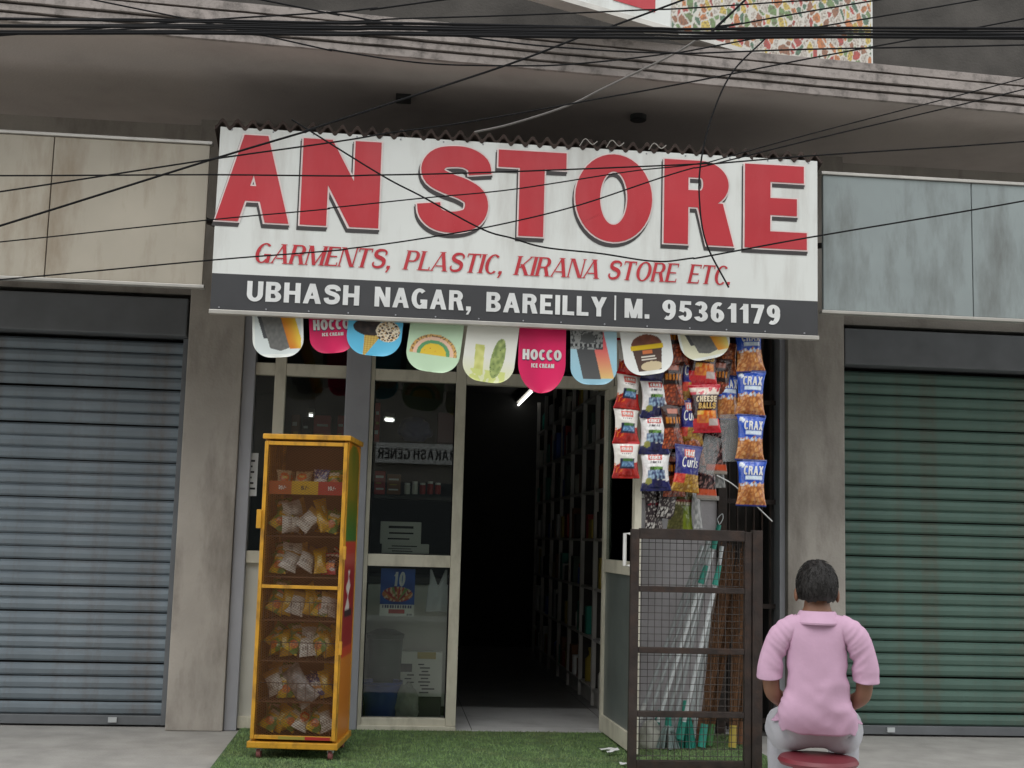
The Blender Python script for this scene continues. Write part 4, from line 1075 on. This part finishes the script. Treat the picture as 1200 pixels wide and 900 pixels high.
# lit ceiling tube; the two small tubes stand in for reflections in the panes
def tube_light(a, b, lab, r=.013):
    a, b = Vector(a), Vector(b); o = empty('tube_light', (a+b)/2, lab, 'lamp', 'tube lights inside the shop')
    MB().tube([a, b], r, 10).build('tube', EM, o)
    up_ = Vector((0, 0, .045)); MB().bar(a+up_-(b-a)*.03, b+up_+(b-a)*.03, .05, .04).build('batten', M['beige'], o)
    for p in (a, b): MB().bar(p+Vector((0, 0, -.018)), p+Vector((0, 0, .03)), .02, .03).build('end_cap', M['white'], o)
tube_light(PZ(625, 457, 2.68), PZ(605, 477, 2.68), 'lit white tube light running back along the shop ceiling')
pa, pb = P(450.5, 491.5, 4.2), P(462, 492.5, 4.2); tube_light(pa, pb, 'small glowing tube standing for a lamp reflection in the fixed glass panel', .018)
pa, pb = P(361, 486.5, 4.0), P(368, 487, 4.0); tube_light(pa, pb, 'small glowing tube standing for a lamp reflection in the glass behind the rack', .014)
def inbox(name, l, t, r, b_, Y, d, m, lab, cat, bevel=.006, parent=None):
    a, c = P(l, b_, Y), P(r, t, Y); o = box(name, a.x, c.x, Y, Y+d, a.z, c.z, m, parent, bevel)
    return tag(o, lab, cat) if lab else o
# counter cabinet seen through the lower pane
cb = empty('freezer_cabinet', (-.3, .7, 0), 'beige cabinet standing behind the lower glass panel', 'cabinet')
a, c = P(424, 838, .62), P(532, 686, .62)
box('body', a.x, c.x, .62, 1.2, 0.06, c.z, M['beige'], cb, .01); box('lid', a.x-.01, c.x+.01, .60, 1.22, c.z+.002, c.z+.05, M['dark'], cb, .008)
box('kick_plate', a.x+.02, c.x-.02, .65, 1.18, 0.0, .058, M['dark'], cb)
un = empty('control_unit', (-.25, .5, 0), 'beige appliance panel with black print and a yellow label', 'appliance')
ub_ = inbox('housing', 462, 764, 519, 816, .46, .13, M['beige2'], None, None, parent=un)
inbox('yellow_label', 489, 764.5, 511, 772, .455, .003, M['label_y'], None, None, 0, un)
inbox('display', 465, 778, 483, 787, .455, .003, M['ink'], None, None, 0, un)
for k in range(9): inbox('print_line', 490+(k*7) % 5, 778+k*4.1, 490+(k*7) % 5+7+(k*5) % 9, 779.4+k*4.1, .456, .002, M['ink'], None, None, 0, un)
for k in range(7): inbox('print_line', 474+(k*3) % 6, 786+k*4.3, 482+(k*3) % 6, 787.3+k*4.3, .456, .002, M['ink'], None, None, 0, un)
inbox('stand', 464, 817, 517, 846, .47, .11, M['dark'], None, None, parent=un)
bc = P(446, 842, .28); MB_ = MB().lathe([(.085, 0), (.10, .02), (.122, .24), (.132, .245), (.132, .262), (.118, .262), (.112, .22)], 28, Matrix.Translation((bc.x, .28, 0)))
o = MB_.build('plastic_bucket', M['blueb'], None, True); tag(o, 'blue plastic bucket on the floor behind the lower pane', 'bucket')
lump('plastic_bundle', Vector((bc.x+.16, .24, .12)), .075, .06, .13, M['sack'], 15, 'pale crumpled plastic bundle beside the blue bucket', 'bundle', .3)
gc = P(450, 790, .40); gbn = empty('waste_bin', (gc.x, .40, 0), 'dark green lidded bin behind the blue bucket', 'bin')
zt3 = P(450, 738, .40).z
MB().lathe([(.085, .0), (.10, .05), (.115, zt3-.06)], 24, Matrix.Translation((gc.x, .46, 0))).build('body', M['greenb'], gbn, True)
MB().lathe([(.12, zt3-.058), (.125, zt3-.03), (.06, zt3), (.01, zt3+.005)], 24, Matrix.Translation((gc.x, .46, 0))).build('lid', M['greenb'], gbn, True)
# display shelf behind the upper pane
ds = empty('display_shelf', (-.3, .5, 0), 'dark display shelf of small goods behind the upper glass panel', 'shelf')
for py in (580, 648, 519): a = P(438, py, .45); c = P(541, py, .45); box('board', a.x, c.x, .46, .80, a.z-.02, a.z, M['dark'], ds)
for px in (436, 541): a = P(px, 520, .45); box('side', a.x-.01, a.x+.01, .47, .80, 0, 2.2, M['dark'], ds)
inbox('carton', 438, 552, 452, 579, .47, .1, M['redp'], 'dark red carton on the display shelf behind glass', 'carton')
inbox('carton', 453, 556, 470, 579, .47, .1, M['brownp'], 'brown carton beside the dark red one on the display shelf', 'carton')
for k in range(5):
    l = 477+k*9; a = P(l, 579, .48); h = .075+.01*(k % 2)
    o = empty('jar', (a.x, .50, a.z), f'small jar on the display shelf behind glass', 'jar', 'jars on the display shelf')
    MB().lathe([(.018, 0), (.02, .004), (.02, h*.75), (.016, h*.82)], 14, Matrix.Translation((a.x, .50, a.z))).build('body', (M['beige'], M['beige'], M['redp'], M['redp'], M['redp'])[k], o, True)
    MB().lathe([(.018, h*.82), (.018, h)], 14, Matrix.Translation((a.x, .50, a.z))).build('lid', M['white'], o, True)
inbox('carton', 445, 612, 494, 637, .50, .14, M['beige'], 'beige radio shaped carton on the lower display shelf', 'carton')
inbox('carton', 447, 638, 503, 648, .50, .14, M['beige'], 'flat beige carton under the radio shaped one', 'carton')
inbox('carton', 438, 472, 446, 518, .50, .1, M['redp'], 'tall red pack on the upper display shelf', 'carton')
lump('plastic_bag', P(486, 504, .55), .11, .06, .085, M['navy'], 5, 'dark blue bag heaped on the upper display shelf', 'bag', .25)
inbox('carton', 512, 484, 532, 519, .52, .1, mat('plum_card', (.10, .03, .04), .7), 'plum coloured carton next to the dark blue bag', 'carton')
# goods behind the rear left windows
for k, (l, t, r, b_, m, lab) in enumerate(((340, 486, 352, 530, 'brownp', 'brown tin behind the left shopfront glass'), (366, 487, 388, 530, 'redp', 'red brown carton behind the left shopfront glass'), (394, 487, 404, 530, 'redp', 'narrow red carton by the column behind the glass'), (352, 490, 364, 530, 'dark', 'black carton behind the left shopfront glass'))):
    inbox('carton', l, t, r, b_, .35, .12, M[m], lab, 'carton')
a = P(336, 531, .3); c = P(408, 531, .3); tag(box('wall_shelf', a.x, c.x, .3, .6, a.z-.02, a.z, M['dark']), 'dark shelf board behind the left shopfront glass', 'shelf')
pp = inbox('paper_notice', 288, 531, 303, 581, .004, .002, M['lilac'], 'white printed notice taped inside the left shopfront edge', 'notice', 0)
for k in range(6): inbox('print_line', 289, 539+k*6.5, 299-(k*3) % 5, 541+k*6.5, .002, .001, M['ink'], None, None, 0, pp)
# poster on the glass
def postcol(u, v):
    if v < .25:
        c = (226, 226, 220)
        if .17 < v < .23 and .08 < u < .92 and math.sin(u*85)+.5*math.sin(u*37) > -.3: c = (40, 48, 110)
        if rr(u, v, .26, .72, .06, .14): c = (176, 24, 34)
        if rr(u, v, .78, .96, .02, .05) and math.sin(u*150) > -.3: c = (70, 70, 80)
        return c
    c = mixc((14, 60, 140), (24, 86, 176), .5+nz(u, v, 3))
    d = ((u-.5)/.44)**2+((v-.46)/.16)**2
    if d < 1:
        k = math.atan2(v-.30, u-.5); s = int(k*4.2); c = [(176, 36, 40), (206, 120, 50), (150, 30, 34), (120, 150, 70), (196, 80, 40)][s % 5]
        if nz(u, v, 14) > .2: c = (220, 190, 150)
    return c
pa, pb = P(444.5, 722, .004), P(487, 667, .004)
po = link_mesh('poster', grid_mesh('poster', lambda u, v: Vector((pa.x+(pb.x-pa.x)*u, .0300-.002*math.sin(3*u), pa.z+(pb.z-pa.z)*v)), postcol, 60, 80, POST, back=lambda u, v: Vector((pa.x+(pb.x-pa.x)*u, .0310-.002*math.sin(3*u), pa.z+(pb.z-pa.z)*v)), smooth=False))
tag(po, 'blue snack poster with a white number ten stuck to the lower pane', 'poster')
t = MB(); polys, tw = text_polys('10', st=.26, gap=.16, shear=.1); W_ = pb.x-pa.x; H_ = pb.z-pa.z
lay(t, polys, (pa.x+W_*.36, .0280, pa.z+H_*.63), (1, 0, 0), (0, 0, 1), W_*.34/tw, H_*.30, (0, -1, 0), .0008); t.build('numeral', M['lilac'], po)
# thin white carrier bag hanging inside the pane
ba, bb = P(497, 717, .05), P(527, 668, .05)
def bagpos(off):
    def f(u, v):
        w = (.72+.28*(1-v)) if v < .62 else .72
        x = ba.x+(bb.x-ba.x)*(.55+(u-.5)*w); z = ba.z+(bb.z-ba.z)*v
        if v > .55: z -= (bb.z-ba.z)*(v-.55)*.9*max(0, 1-abs(u-.5)*2.6)
        return Vector((x, .075+off+.012*nz(u, v, 4, 2)+.012*math.sin(u*9)*(1-v)*.6, z))
    return f
FILM = mat('white_film', (.75, .76, .78), .4, alpha=.55, bump=.5, bscale=25)
o = link_mesh('carrier_bag', grid_mesh('carrier_bag', bagpos(0), lambda u, v: (230, 230, 232), 20, 26, FILM, back=bagpos(.02))); tag(o, 'thin white plastic carrier bag hanging behind the lower pane', 'plastic bag')

# ================================================================== street cables
def cable(pts, Y, r, lab, m='black', ext=True, dY=0):
    P3 = []
    for i, (x, y) in enumerate(pts): P3.append(P(x, y, Y+dY*i/(len(pts)-1)))
    if ext:
        d0 = (P3[0]-P3[1]).normalized(); d1 = (P3[-1]-P3[-2]).normalized()
        if ext in (True, 'l'): P3 = [P3[0]+d0*9+Vector((0, 0, .5)), P3[0]+d0*3+Vector((0, 0, .05))]+P3
        if ext in (True, 'r'): P3 = P3+[P3[-1]+d1*3+Vector((0, 0, .05)), P3[-1]+d1*9+Vector((0, 0, .5))]
    o = MB().tube(spline(P3, 10), r, 7).build('cable', M[m], None, True); return tag(o, lab, 'cable', 'street cables strung across the shop front')
cable([(294, 173), (362, 152), (476, 115), (600, 74), (689, 40), (800, 0)], -2.6, .0048, 'black cable rising across the slab from the first red letter to the upper sign')
cable([(294, 180), (455, 156), (522, 147), (600, 134), (683, 119), (905, 77)], -2.7, .0036, 'thin black cable rising gently over the corrugated awning edge')
cable([(556, 155), (600, 145), (665, 124), (708, 103), (786, 65), (822, 43)], -2.2, .0055, 'grey twisted cable curving up from the awning edge to the cable bundle', 'cable2', False)
cable([(897, 45), (858, 85), (835, 134), (822, 186), (819.5, 230), (827, 283), (854, 337)], -2.2, .0042, 'black cable dangling down over the sign with a loose end', 'black', False)
cable([(342, 140), (445, 204), (494, 230), (564, 268), (600, 279), (639, 290), (703, 297), (765, 306), (807, 303), (905, 286)], -2.3, .0040, 'black cable sagging diagonally across the red capitals', 'black', 'r')
cable([(294, 205), (445, 205), (600, 201), (820, 192), (905, 186)], -2.5, .0036, 'thin nearly level black cable through the tops of the red capitals')
cable([(294, 253), (393, 243), (497, 232), (600, 222), (737, 201), (822, 191), (905, 169)], -2.4, .0030, 'thin black cable through the middle of the red capitals')
cable([(294, 301), (419, 290), (522, 275), (600, 260), (683, 239), (801, 200), (905, 175)], -2.45, .0034, 'thin black cable rising from the small red wording to the top of the letters')
for k in range(7):
    cable([(294, 25+2.4*k), (450, 27+2.3*k+1.5*math.sin(k*2)), (600, 30+2.1*k), (760, 32+1.9*k+1.2*math.cos(k*3)), (906, 33+1.8*k)], -3.0-.03*k, .0042 if k % 3 else .0062, ['uppermost thick cable of the level bundle across the slab', 'thin cable just under the uppermost one of the level bundle', 'thin cable third from the top of the level bundle', 'thick cable in the middle of the level bundle across the slab', 'thin cable just under the middle thick one of the bundle', 'thin cable second from the bottom of the level bundle', 'lowest thick cable of the level bundle across the slab'][k])
cable([(294, 20), (435, 10), (517, 0)], -2.8, .0038, 'black cable climbing out of view above the bundle on the slab')
cable([(318, 2), (388, 15), (510, 37), (600, 50), (677, 57), (781, 62), (905, 59)], -2.75, .0038, 'black cable sagging down through the bundle and along the cornice')
cable([(330, 27), (466, 22), (600, 18), (745, 12), (905, 3)], -2.85, .0034, 'thin black cable rising above the bundle towards the food pictures')
cable([(298, 39), (393, 59), (497, 74), (600, 77), (672, 75), (781, 63), (895, 43)], -2.6, .0036, 'black cable drooping below the cornice and rising again')
cable([(840, 31), (857, 15), (873, 0)], -3.05, .0048, 'short black cable slanting up over the food pictures', 'black', 'r')
cable([(840, 31), (870, 27), (905, 21)], -3.05, .0034, 'short thin cable leaving the bundle below the food pictures', 'black', 'r')

# ================================================================== street, building opposite (mirrored in the panes)
rd = box('road', -60, 60, -12.5, -3.2, GZ+.001, GZ+.006, mat('cement_road', (.27, .26, .24), .9, var=.2, scale=8, bump=.3)); tag(rd, kind='structure')
OY = -14.0
ob = empty('opposite_building', (0, OY, GZ), 'dull rendered shop row across the street', 'building')
box('wall', -16, 16, OY-6, OY, GZ, 7.5, M['opp'], ob); box('cornice', -16.1, 16.1, OY-6, OY+.9, 4.1, 4.3, M['opp'], ob)
for k in range(9): box('shutter', -14.5+k*3.3, -12.0+k*3.3, OY+.004, OY+.05, GZ+.2, 2.1, M['shutter'], ob)
for k in range(9): box('window', -14.2+k*3.3, -13.0+k*3.3, OY+.004, OY+.05, 5.0, 6.3, M['shutter'], ob)
sA, sB = P(441, 541, -OY+.04), P(536, 524, -OY+.04)
os_ = empty('opposite_sign', ((sA.x+sB.x)/2, OY, sA.z), 'pale shop sign with dark capitals across the street, mirrored in the glass', 'sign')
box('panel', sA.x-.02, sB.x+.02, OY+.06, OY+.16, sA.z-.02, sB.z+.03, M['lilac'], os_)
t = MB(); polys, tw = text_polys('RAKASH GENER', st=.2, gap=.14)
lay(t, polys, (sB.x-.04, OY+.16, sA.z+.05), (-1, 0, 0), (0, 0, 1), (sB.x-sA.x-.06)/tw, (sB.z-sA.z)*.62, (0, 1, 0), .002); t.build('lettering', M['ink'], os_)

# ================================================================== seated person in a pink polo shirt, back to the street
def skin_mesh(name, V_, E_, m, base, rz, sub=2, parent=None):
    """one continuous surface grown round a jointed skeleton: V_ = {joint: (co, rx, ry)}"""
    keys = list(V_); me = bpy.data.meshes.new(name)
    me.from_pydata([V_[k][0] for k in keys], [(keys.index(a), keys.index(b)) for a, b in E_], [])
    o = bpy.data.objects.new(name, me); COL.objects.link(o)
    sk = o.modifiers.new('skin', 'SKIN'); sk.use_smooth_shade = True; sk.branch_smoothing = .6
    for i, k in enumerate(keys):
        d = me.skin_vertices[0].data[i]; d.radius = (V_[k][1], V_[k][2] if len(V_[k]) > 2 else V_[k][1]); d.use_root = (i == 0)
    ss = o.modifiers.new('sub', 'SUBSURF'); ss.levels = sub; ss.render_levels = sub
    dg = bpy.context.evaluated_depsgraph_get(); m2 = bpy.data.meshes.new_from_object(o.evaluated_get(dg))
    m2.name = name; bpy.data.objects.remove(o); m2.materials.clear(); m2.materials.append(m)
    m2.polygons.foreach_set('use_smooth', [True]*len(m2.polygons))
    r = bpy.data.objects.new(name, m2); COL.objects.link(r)
    if parent is None: r.location = base; r.rotation_euler = (0, 0, rz)
    else: r.parent = parent
    return r
PY = -2.40
SEAT = .27                              # seat level above the shop floor datum
shl = P(908, 737, PY)
prz = math.radians(-16)
hipx = shl.x+.195
base = Vector((hipx, PY, 0)); zS = shl.z
B = {'pelvis': ((0, 0, SEAT+.10), .14, .11), 'belly': ((0, .01, SEAT+.25), .135, .11), 'chest': ((0, .02, zS-.10), .165, .11), 'collar': ((0, .01, zS+.035), .07, .065),
     'neck': ((0, .02, zS+.085), .052, .054), 'skull': ((0, .045, zS+.165), .076, .088), 'crown': ((0, .045, zS+.240), .066, .078)}
E_ = [('pelvis', 'belly'), ('belly', 'chest'), ('chest', 'collar'), ('collar', 'neck'), ('neck', 'skull'), ('skull', 'crown')]
for n, s in (('l', -1), ('r', 1)):
    B.update({'tr'+n: ((s*.085, .0, zS+.022), .062, .055), 'sh'+n: ((s*.166, .0, zS-.026), .046), 'ua'+n: ((s*.207, .01, zS-.14), .043), 'el'+n: ((s*.200, .03, zS-.285), .039), 'fa'+n: ((s*.150, .14, zS-.33), .036), 'wr'+n: ((s*.095, .25, zS-.375), .026),
              'pa'+n: ((s*.075, .31, zS-.39), .034, .018), 'th'+n: ((s*.10, .10, SEAT+.085), .085), 'tm'+n: ((s*.13, .28, SEAT+.085), .075), 'kn'+n: ((s*.14, .46, SEAT+.075), .060), 'ca'+n: ((s*.14, .47, SEAT-.14), .052), 'an'+n: ((s*.14, .45, GZ+.09), .036), 'to'+n: ((s*.15, .58, GZ+.04), .035)})
    E_ += [('collar', 'tr'+n), ('tr'+n, 'sh'+n), ('sh'+n, 'ua'+n), ('ua'+n, 'el'+n), ('el'+n, 'fa'+n), ('fa'+n, 'wr'+n), ('wr'+n, 'pa'+n), ('pelvis', 'th'+n), ('th'+n, 'tm'+n), ('tm'+n, 'kn'+n), ('kn'+n, 'ca'+n), ('ca'+n, 'an'+n), ('an'+n, 'to'+n)]
    for f in range(4):
        x = s*(.053+.014*f); L = (.07, .08, .075, .06)[f]
        B.update({f'f{f}a'+n: ((x, .335, zS-.395), .0095), f'f{f}b'+n: ((x, .335+L*.5, zS-.41), .0085), f'f{f}c'+n: ((x, .335+L*.8, zS-.435), .0075)})
        E_ += [('pa'+n, f'f{f}a'+n), (f'f{f}a'+n, f'f{f}b'+n), (f'f{f}b'+n, f'f{f}c'+n)]
    B.update({'t1'+n: ((s*.045, .30, zS-.40), .011), 't2'+n: ((s*.035, .34, zS-.415), .009)}); E_ += [('pa'+n, 't1'+n), ('t1'+n, 't2'+n)]
B['nose'] = ((0, .145, zS+.155), .012); E_.append(('skull', 'nose'))
pe = skin_mesh('person', B, E_, M['skin'], base, prz)
tag(pe, 'person in a pink polo shirt seated with back turned beside the mesh gate', 'person')
def garment(name, keep, grow, m, fold):
    """clothing cut from the body's own surface and let out along its normals"""
    bm = bmesh.new(); bm.from_mesh(pe.data); bm.normal_update()
    bmesh.ops.delete(bm, geom=[f for f in bm.faces if not keep(f.calc_center_median())], context='FACES')
    seen, best = set(), []                          # keep the one connected piece
    for f0 in bm.faces:
        if f0 in seen: continue
        st_, isl = [f0], []; seen.add(f0)
        while st_:
            f = st_.pop(); isl.append(f)
            for e in f.edges:
                for g2 in e.link_faces:
                    if g2 not in seen: seen.add(g2); st_.append(g2)
        if len(isl) > len(best): best = isl
    bs = set(best); bmesh.ops.delete(bm, geom=[f for f in bm.faces if f not in bs], context='FACES')
    bmesh.ops.subdivide_edges(bm, edges=bm.edges, cuts=1, smooth=.3, use_grid_fill=True); bmesh.ops.subdivide_edges(bm, edges=bm.edges, cuts=1, smooth=.2, use_grid_fill=True); bm.normal_update()
    for v in bm.verts:
        w_ = v.co; fo = noise.noise(Vector((w_.x*8, w_.y*8, w_.z*5)))
        fo += .9*(1-abs(noise.noise(Vector((w_.x*7+w_.z*9, w_.y*6, w_.z*13-abs(w_.x)*16)))*2.2))*max(0, min(1, 1.1-abs(w_.z-SEAT-.22)/.20))   # creases above the waist
        fo += .7*(1-abs(noise.noise(Vector((abs(w_.x)*22-w_.z*16, w_.y*5, w_.z*7)))*2.2))*max(0, 1-abs(abs(w_.x)-.15)/.07)                    # pulls at the armhole
        v.co += v.normal*(grow(v.co)+fold*fo)
    for _ in range(2): bmesh.ops.smooth_vert(bm, verts=[v for v in bm.verts if not v.is_boundary], factor=.4, use_axis_x=True, use_axis_y=True, use_axis_z=True)
    bmesh.ops.delete(bm, geom=[v for v in bm.verts if not v.link_faces], context='VERTS')
    me = bpy.data.meshes.new(name); bm.to_mesh(me); bm.free(); me.polygons.foreach_set('use_smooth', [True]*len(me.polygons)); me.materials.append(m)
    o = bpy.data.objects.new(name, me); COL.objects.link(o); o.parent = pe
    sd = o.modifiers.new('cloth', 'SOLIDIFY'); sd.thickness = .004; sd.offset = -1
    return o
def near_arm(c):
    p = Vector((abs(c.x), c.y, c.z)); a, b = Vector((.203, .02, zS-.20)), Vector((.200, .03, zS-.285)); d_ = Vector((.150, .14, zS-.33))
    def ds(p, a, b): t = max(0, min(1, (p-a).dot(b-a)/(b-a).length_squared)); return (p-a-(b-a)*t).length
    return c.z < zS-.215 and (ds(p, a, b) < .062 or ds(p, b, d_) < .062)
garment('polo_shirt', lambda c: not near_arm(c) and ((abs(c.x) < .168 and c.y < .145 and SEAT+.125 < c.z < zS+.052) or (abs(c.x) >= .13 and c.z > zS-.215 and c.z < zS+.1 and c.y < .12)),
        lambda c: .012+.010*max(0, min(1, (zS-.03-c.z)/.14))*max(0, min(1, (abs(c.x)-.15)/.04))+.02*max(0, 1-(c.z-SEAT-.12)/.12), M['pink'], .012)
garment('trousers', lambda c: c.z < SEAT+.165 and c.z > GZ+.10 and not (c.z > .400 and .19 < c.y < .45 and abs(c.x) < .125) and not (c.z > .39 and abs(c.x) > .185), lambda c: .018, M['trous'], .010)
mb = MB()
mb.lathe([(.104, zS+.026), (.106, zS+.034), (.078, zS+.082), (.072, zS+.083), (.074, zS+.070), (.098, zS+.026), (.104, zS+.026)], 28, Matrix.Translation((0, .012, 0)), caps=False)
co = mb.build('collar', M['pink'], None, True); co.parent = pe
bm = bmesh.new(); bmesh.ops.create_icosphere(bm, subdivisions=4, radius=1)      # short hair
for v in bm.verts:
    n = 1+.035*noise.noise(v.co*7); v.co = Vector((v.co.x*.090*n, .042+v.co.y*.106*n-.006, zS+.190+v.co.z*.118*n))
bmesh.ops.delete(bm, geom=[v for v in bm.verts if v.co.z < zS+.118+max(0, (v.co.y-.02))*1.15], context='VERTS')
me = bpy.data.meshes.new('hair'); bm.to_mesh(me); bm.free(); me.polygons.foreach_set('use_smooth', [True]*len(me.polygons)); me.materials.append(M['hair'])
o = bpy.data.objects.new('hair', me); COL.objects.link(o); o.parent = pe
for s in (-1, 1):
    bm = bmesh.new(); bmesh.ops.create_icosphere(bm, subdivisions=3, radius=1)
    for v in bm.verts: v.co = Vector((s*.090+v.co.x*.010, .045+v.co.y*.018-.003*v.co.x, zS+.150+v.co.z*.030))
    me = bpy.data.meshes.new('ear'); bm.to_mesh(me); bm.free(); me.polygons.foreach_set('use_smooth', [True]*len(me.polygons)); me.materials.append(M['skin'])
    o = bpy.data.objects.new('ear', me); COL.objects.link(o); o.parent = pe
Mst = Matrix.Translation(base) @ Matrix.Rotation(prz, 4, 'Z')
stl = empty('plastic_stool', (base.x, base.y, GZ), 'maroon plastic stool under the person in pink', 'stool')
MB().lathe([(.02, SEAT-.030), (.165, SEAT-.030), (.175, SEAT-.015), (.165, SEAT), (.02, SEAT)], 28, Mst).build('seat', M['stool'], stl, True)
for a in range(4):
    c, s = math.cos(a*math.pi/2+.78), math.sin(a*math.pi/2+.78)
    MB().tube([Mst @ Vector((c*.12, s*.12, SEAT-.03)), Mst @ Vector((c*.19, s*.19, GZ+.008))], .017, 8, r2=.013).build('leg', M['stool'], stl, True)
# hair strands over the cap
mb = MB(); rh = random.Random(9)
for k in range(900):
    a = rh.uniform(0, 6.283); zz = rh.uniform(-.35, 1); r = math.sqrt(max(0, 1-zz*zz)); d = Vector((math.cos(a)*r, math.sin(a)*r, zz))
    p = Vector((d.x*.090, .036+d.y*.106, zS+.190+d.z*.118))
    if p.z < zS+.122+max(0, p.y-.02)*1.15: continue
    tg = Vector((d.x*.3+rh.gauss(0, .25), d.y*.3+rh.gauss(0, .25), -1)); tg = (tg-d*tg.dot(d)).normalized()
    mb.tube([p, p+tg*.012+d*.003, p+tg*.024+d*.002], .0014, 3, False, .0005)
o = mb.build('hair_strands', M['hair']); o.parent = pe; o['kind'] = 'stuff'

# ================================================================== the row goes on: neighbours left and right
M['nb_wall'] = mat('neighbour_plaster', (.40, .37, .33), .9, var=.12, scale=3, bump=.25, stain=((.14, .12, .10), .8, 4, .3))
def shutter(x0, x1, zt, Y, m, lab, mh):
    o = empty('roller_shutter', ((x0+x1)/2, Y, 0), lab, 'shutter'); n = int(zt/.078); first = None
    for k in range(n):
        z0 = .06+k*(zt-.06)/n; h = (zt-.06)/n
        if first is None:
            b = MB(); pr = [(0, 0), (-.012, .012), (-.016, h*.5), (-.012, h-.016), (0, h-.006), (.004, h-.003), (.004, 0)]
            vs = [(x, y, z) for x in (x0+.02, x1-.02) for y, z in pr]; q = len(pr)
            b.add(vs, [(i, (i+1) % q, q+(i+1) % q, q+i) for i in range(q)]+[tuple(range(q))[::-1], tuple(range(q, 2*q))])
            first = b.build('slat', m, o); first.matrix_parent_inverse = Matrix.Identity(4); c = first
        else: c = first.copy(); COL.objects.link(c)
        c.location = Vector((0, Y+random.uniform(-.0025, .0025), z0+random.uniform(-.0015, .0015)))-o.location; c.rotation_euler = (random.uniform(-.05, .05), random.uniform(-.0022, .0022), 0)
    box('bottom_bar', x0+.02, x1-.02, Y-.022, Y+.01, .0, .055, mh, o, .004)
    for x in (x0, x1-.03): box('guide', x, x+.03, Y-.03, Y+.02, 0, zt+.02, mh, o, .003)
    for x in (x0+.3, x1-.34): box('lock_hasp', x, x+.05, Y-.034, Y-.023, .015, .045, M['chrome'], o)
    box('housing', x0, x1, Y-.12, Y+.10, zt+.021, zt+.26, mh, o, .01)
    return o
nl = empty('neighbour_shop', (-2.6, 1, 0), 'plastered neighbouring shop beside the snack rack end of the row', 'building')
box('pier', -1.74, XL-.002, -.08, .3, -.01, ZS+.02, M['nb_wall'], nl, .006)
box('back_wall', -5.2, XL-.01, .32, .4, -.01, ZS, M['dark'], nl)  # unseen dark sheet added to stop sky light leaking between the slats
box('wall', -5.2, -1.742, .05, .3, 2.66, ZS+.02, M['nb_wall'], nl); box('wall', -5.2, -3.6, .05, .3, -.01, 2.658, M['nb_wall'], nl)
shutter(-3.58, -1.76, 2.36, .08, mat('shutter_grey_blue', (.20, .24, .27), .5, .3, var=.1, scale=4, stain=((.14, .08, .05), .6, 6, .3)), 'closed grey blue roller shutter of the neighbouring shop', mat('shutter_frame', (.16, .17, .18), .6, .3))
nr = empty('neighbour_shop', (3.2, 1, 0), 'plastered neighbouring shop beyond the iron bar grille', 'building')
box('pier', XR+.002, 2.46, -.08, .3, -.01, ZS+.02, M['nb_wall'], nr, .006)
box('back_wall', XR+.01, 6.0, .32, .4, -.01, ZS, M['dark'], nr)  # same added sheet, blocking light behind the green shutter
box('wall', 2.462, 6.0, .05, .3, 2.66, ZS+.02, M['nb_wall'], nr); box('wall', 4.3, 6.0, .05, .3, -.01, 2.658, M['nb_wall'], nr)
shutter(2.48, 4.28, 2.36, .08, mat('shutter_green', (.10, .17, .14), .5, .3, var=.1, scale=4, stain=((.14, .08, .05), .6, 6, .3)), 'closed dull green roller shutter beyond the grille', mat('shutter_frame', (.16, .17, .18), .6, .3))
def blank_sign(x0, x1, z0, z1, Y, m, lab):
    o = empty('blank_sign', ((x0+x1)/2, Y, z0), lab, 'sign')
    n = 4
    for k in range(n):
        a = x0+(x1-x0)*k/n; b_ = x0+(x1-x0)*(k+1)/n; box('panel', a+.003, b_-.003, Y, Y+.03, z0+.02, z1-.02, m, o, .004)
    for z in (z0, z1-.018): box('edge_trim', x0-.01, x1+.01, Y-.012, Y+.04, z, z+.018, M['alu2'], o, .003)
    for k in range(5):
        x = x0+(x1-x0)*(k+.1)/4.2; MB().bar((x, Y+.03, (z0+z1)/2), (x, .05, (z0+z1)/2+.2), .03).build('bracket', M['iron'], o)
blank_sign(-4.9, sx0-.06, 2.50, 3.33, -1.02, mat('faded_ochre_board', (.42, .38, .31), .7, var=.08, scale=3, stain=((.22, .16, .10), .8, 5, .25)), 'plain faded beige sign board over the grey blue shutter')
blank_sign(sx1+.06, 5.6, 2.52, 3.36, -1.02, mat('faded_teal_board', (.27, .31, .31), .7, var=.08, scale=3, stain=((.10, .10, .09), .8, 5, .25)), 'plain faded blue grey sign board over the dull green shutter')

# print on the cartons behind the glass
for o in [o for o in COL.objects if o.name.startswith('carton') and 'behind' in o.get('label', '') or o.get('label', '').startswith(('beige radio', 'flat beige', 'brown carton beside', 'tall red pack'))]:
    vs = [v.co for v in o.data.vertices]; x0, x1 = min(v.x for v in vs), max(v.x for v in vs); z0, z1 = min(v.z for v in vs), max(v.z for v in vs); y0 = min(v.y for v in vs)
    rr_ = random.Random(len(o.name)+int(x0*1000)); w, h = x1-x0, z1-z0; light = 'beige' in o['label']
    for k in range(3):
        a = x0+w*rr_.uniform(.08, .25); b_ = x1-w*rr_.uniform(.08, .4); z = z0+h*(.2+.25*k)
        box('print_bar', a, b_, y0-.002, y0-.0005, z, z+h*(.05+.06*rr_.random()), M['ink'] if light else (M['lilac'] if k != 1 else M['label_y']), o)
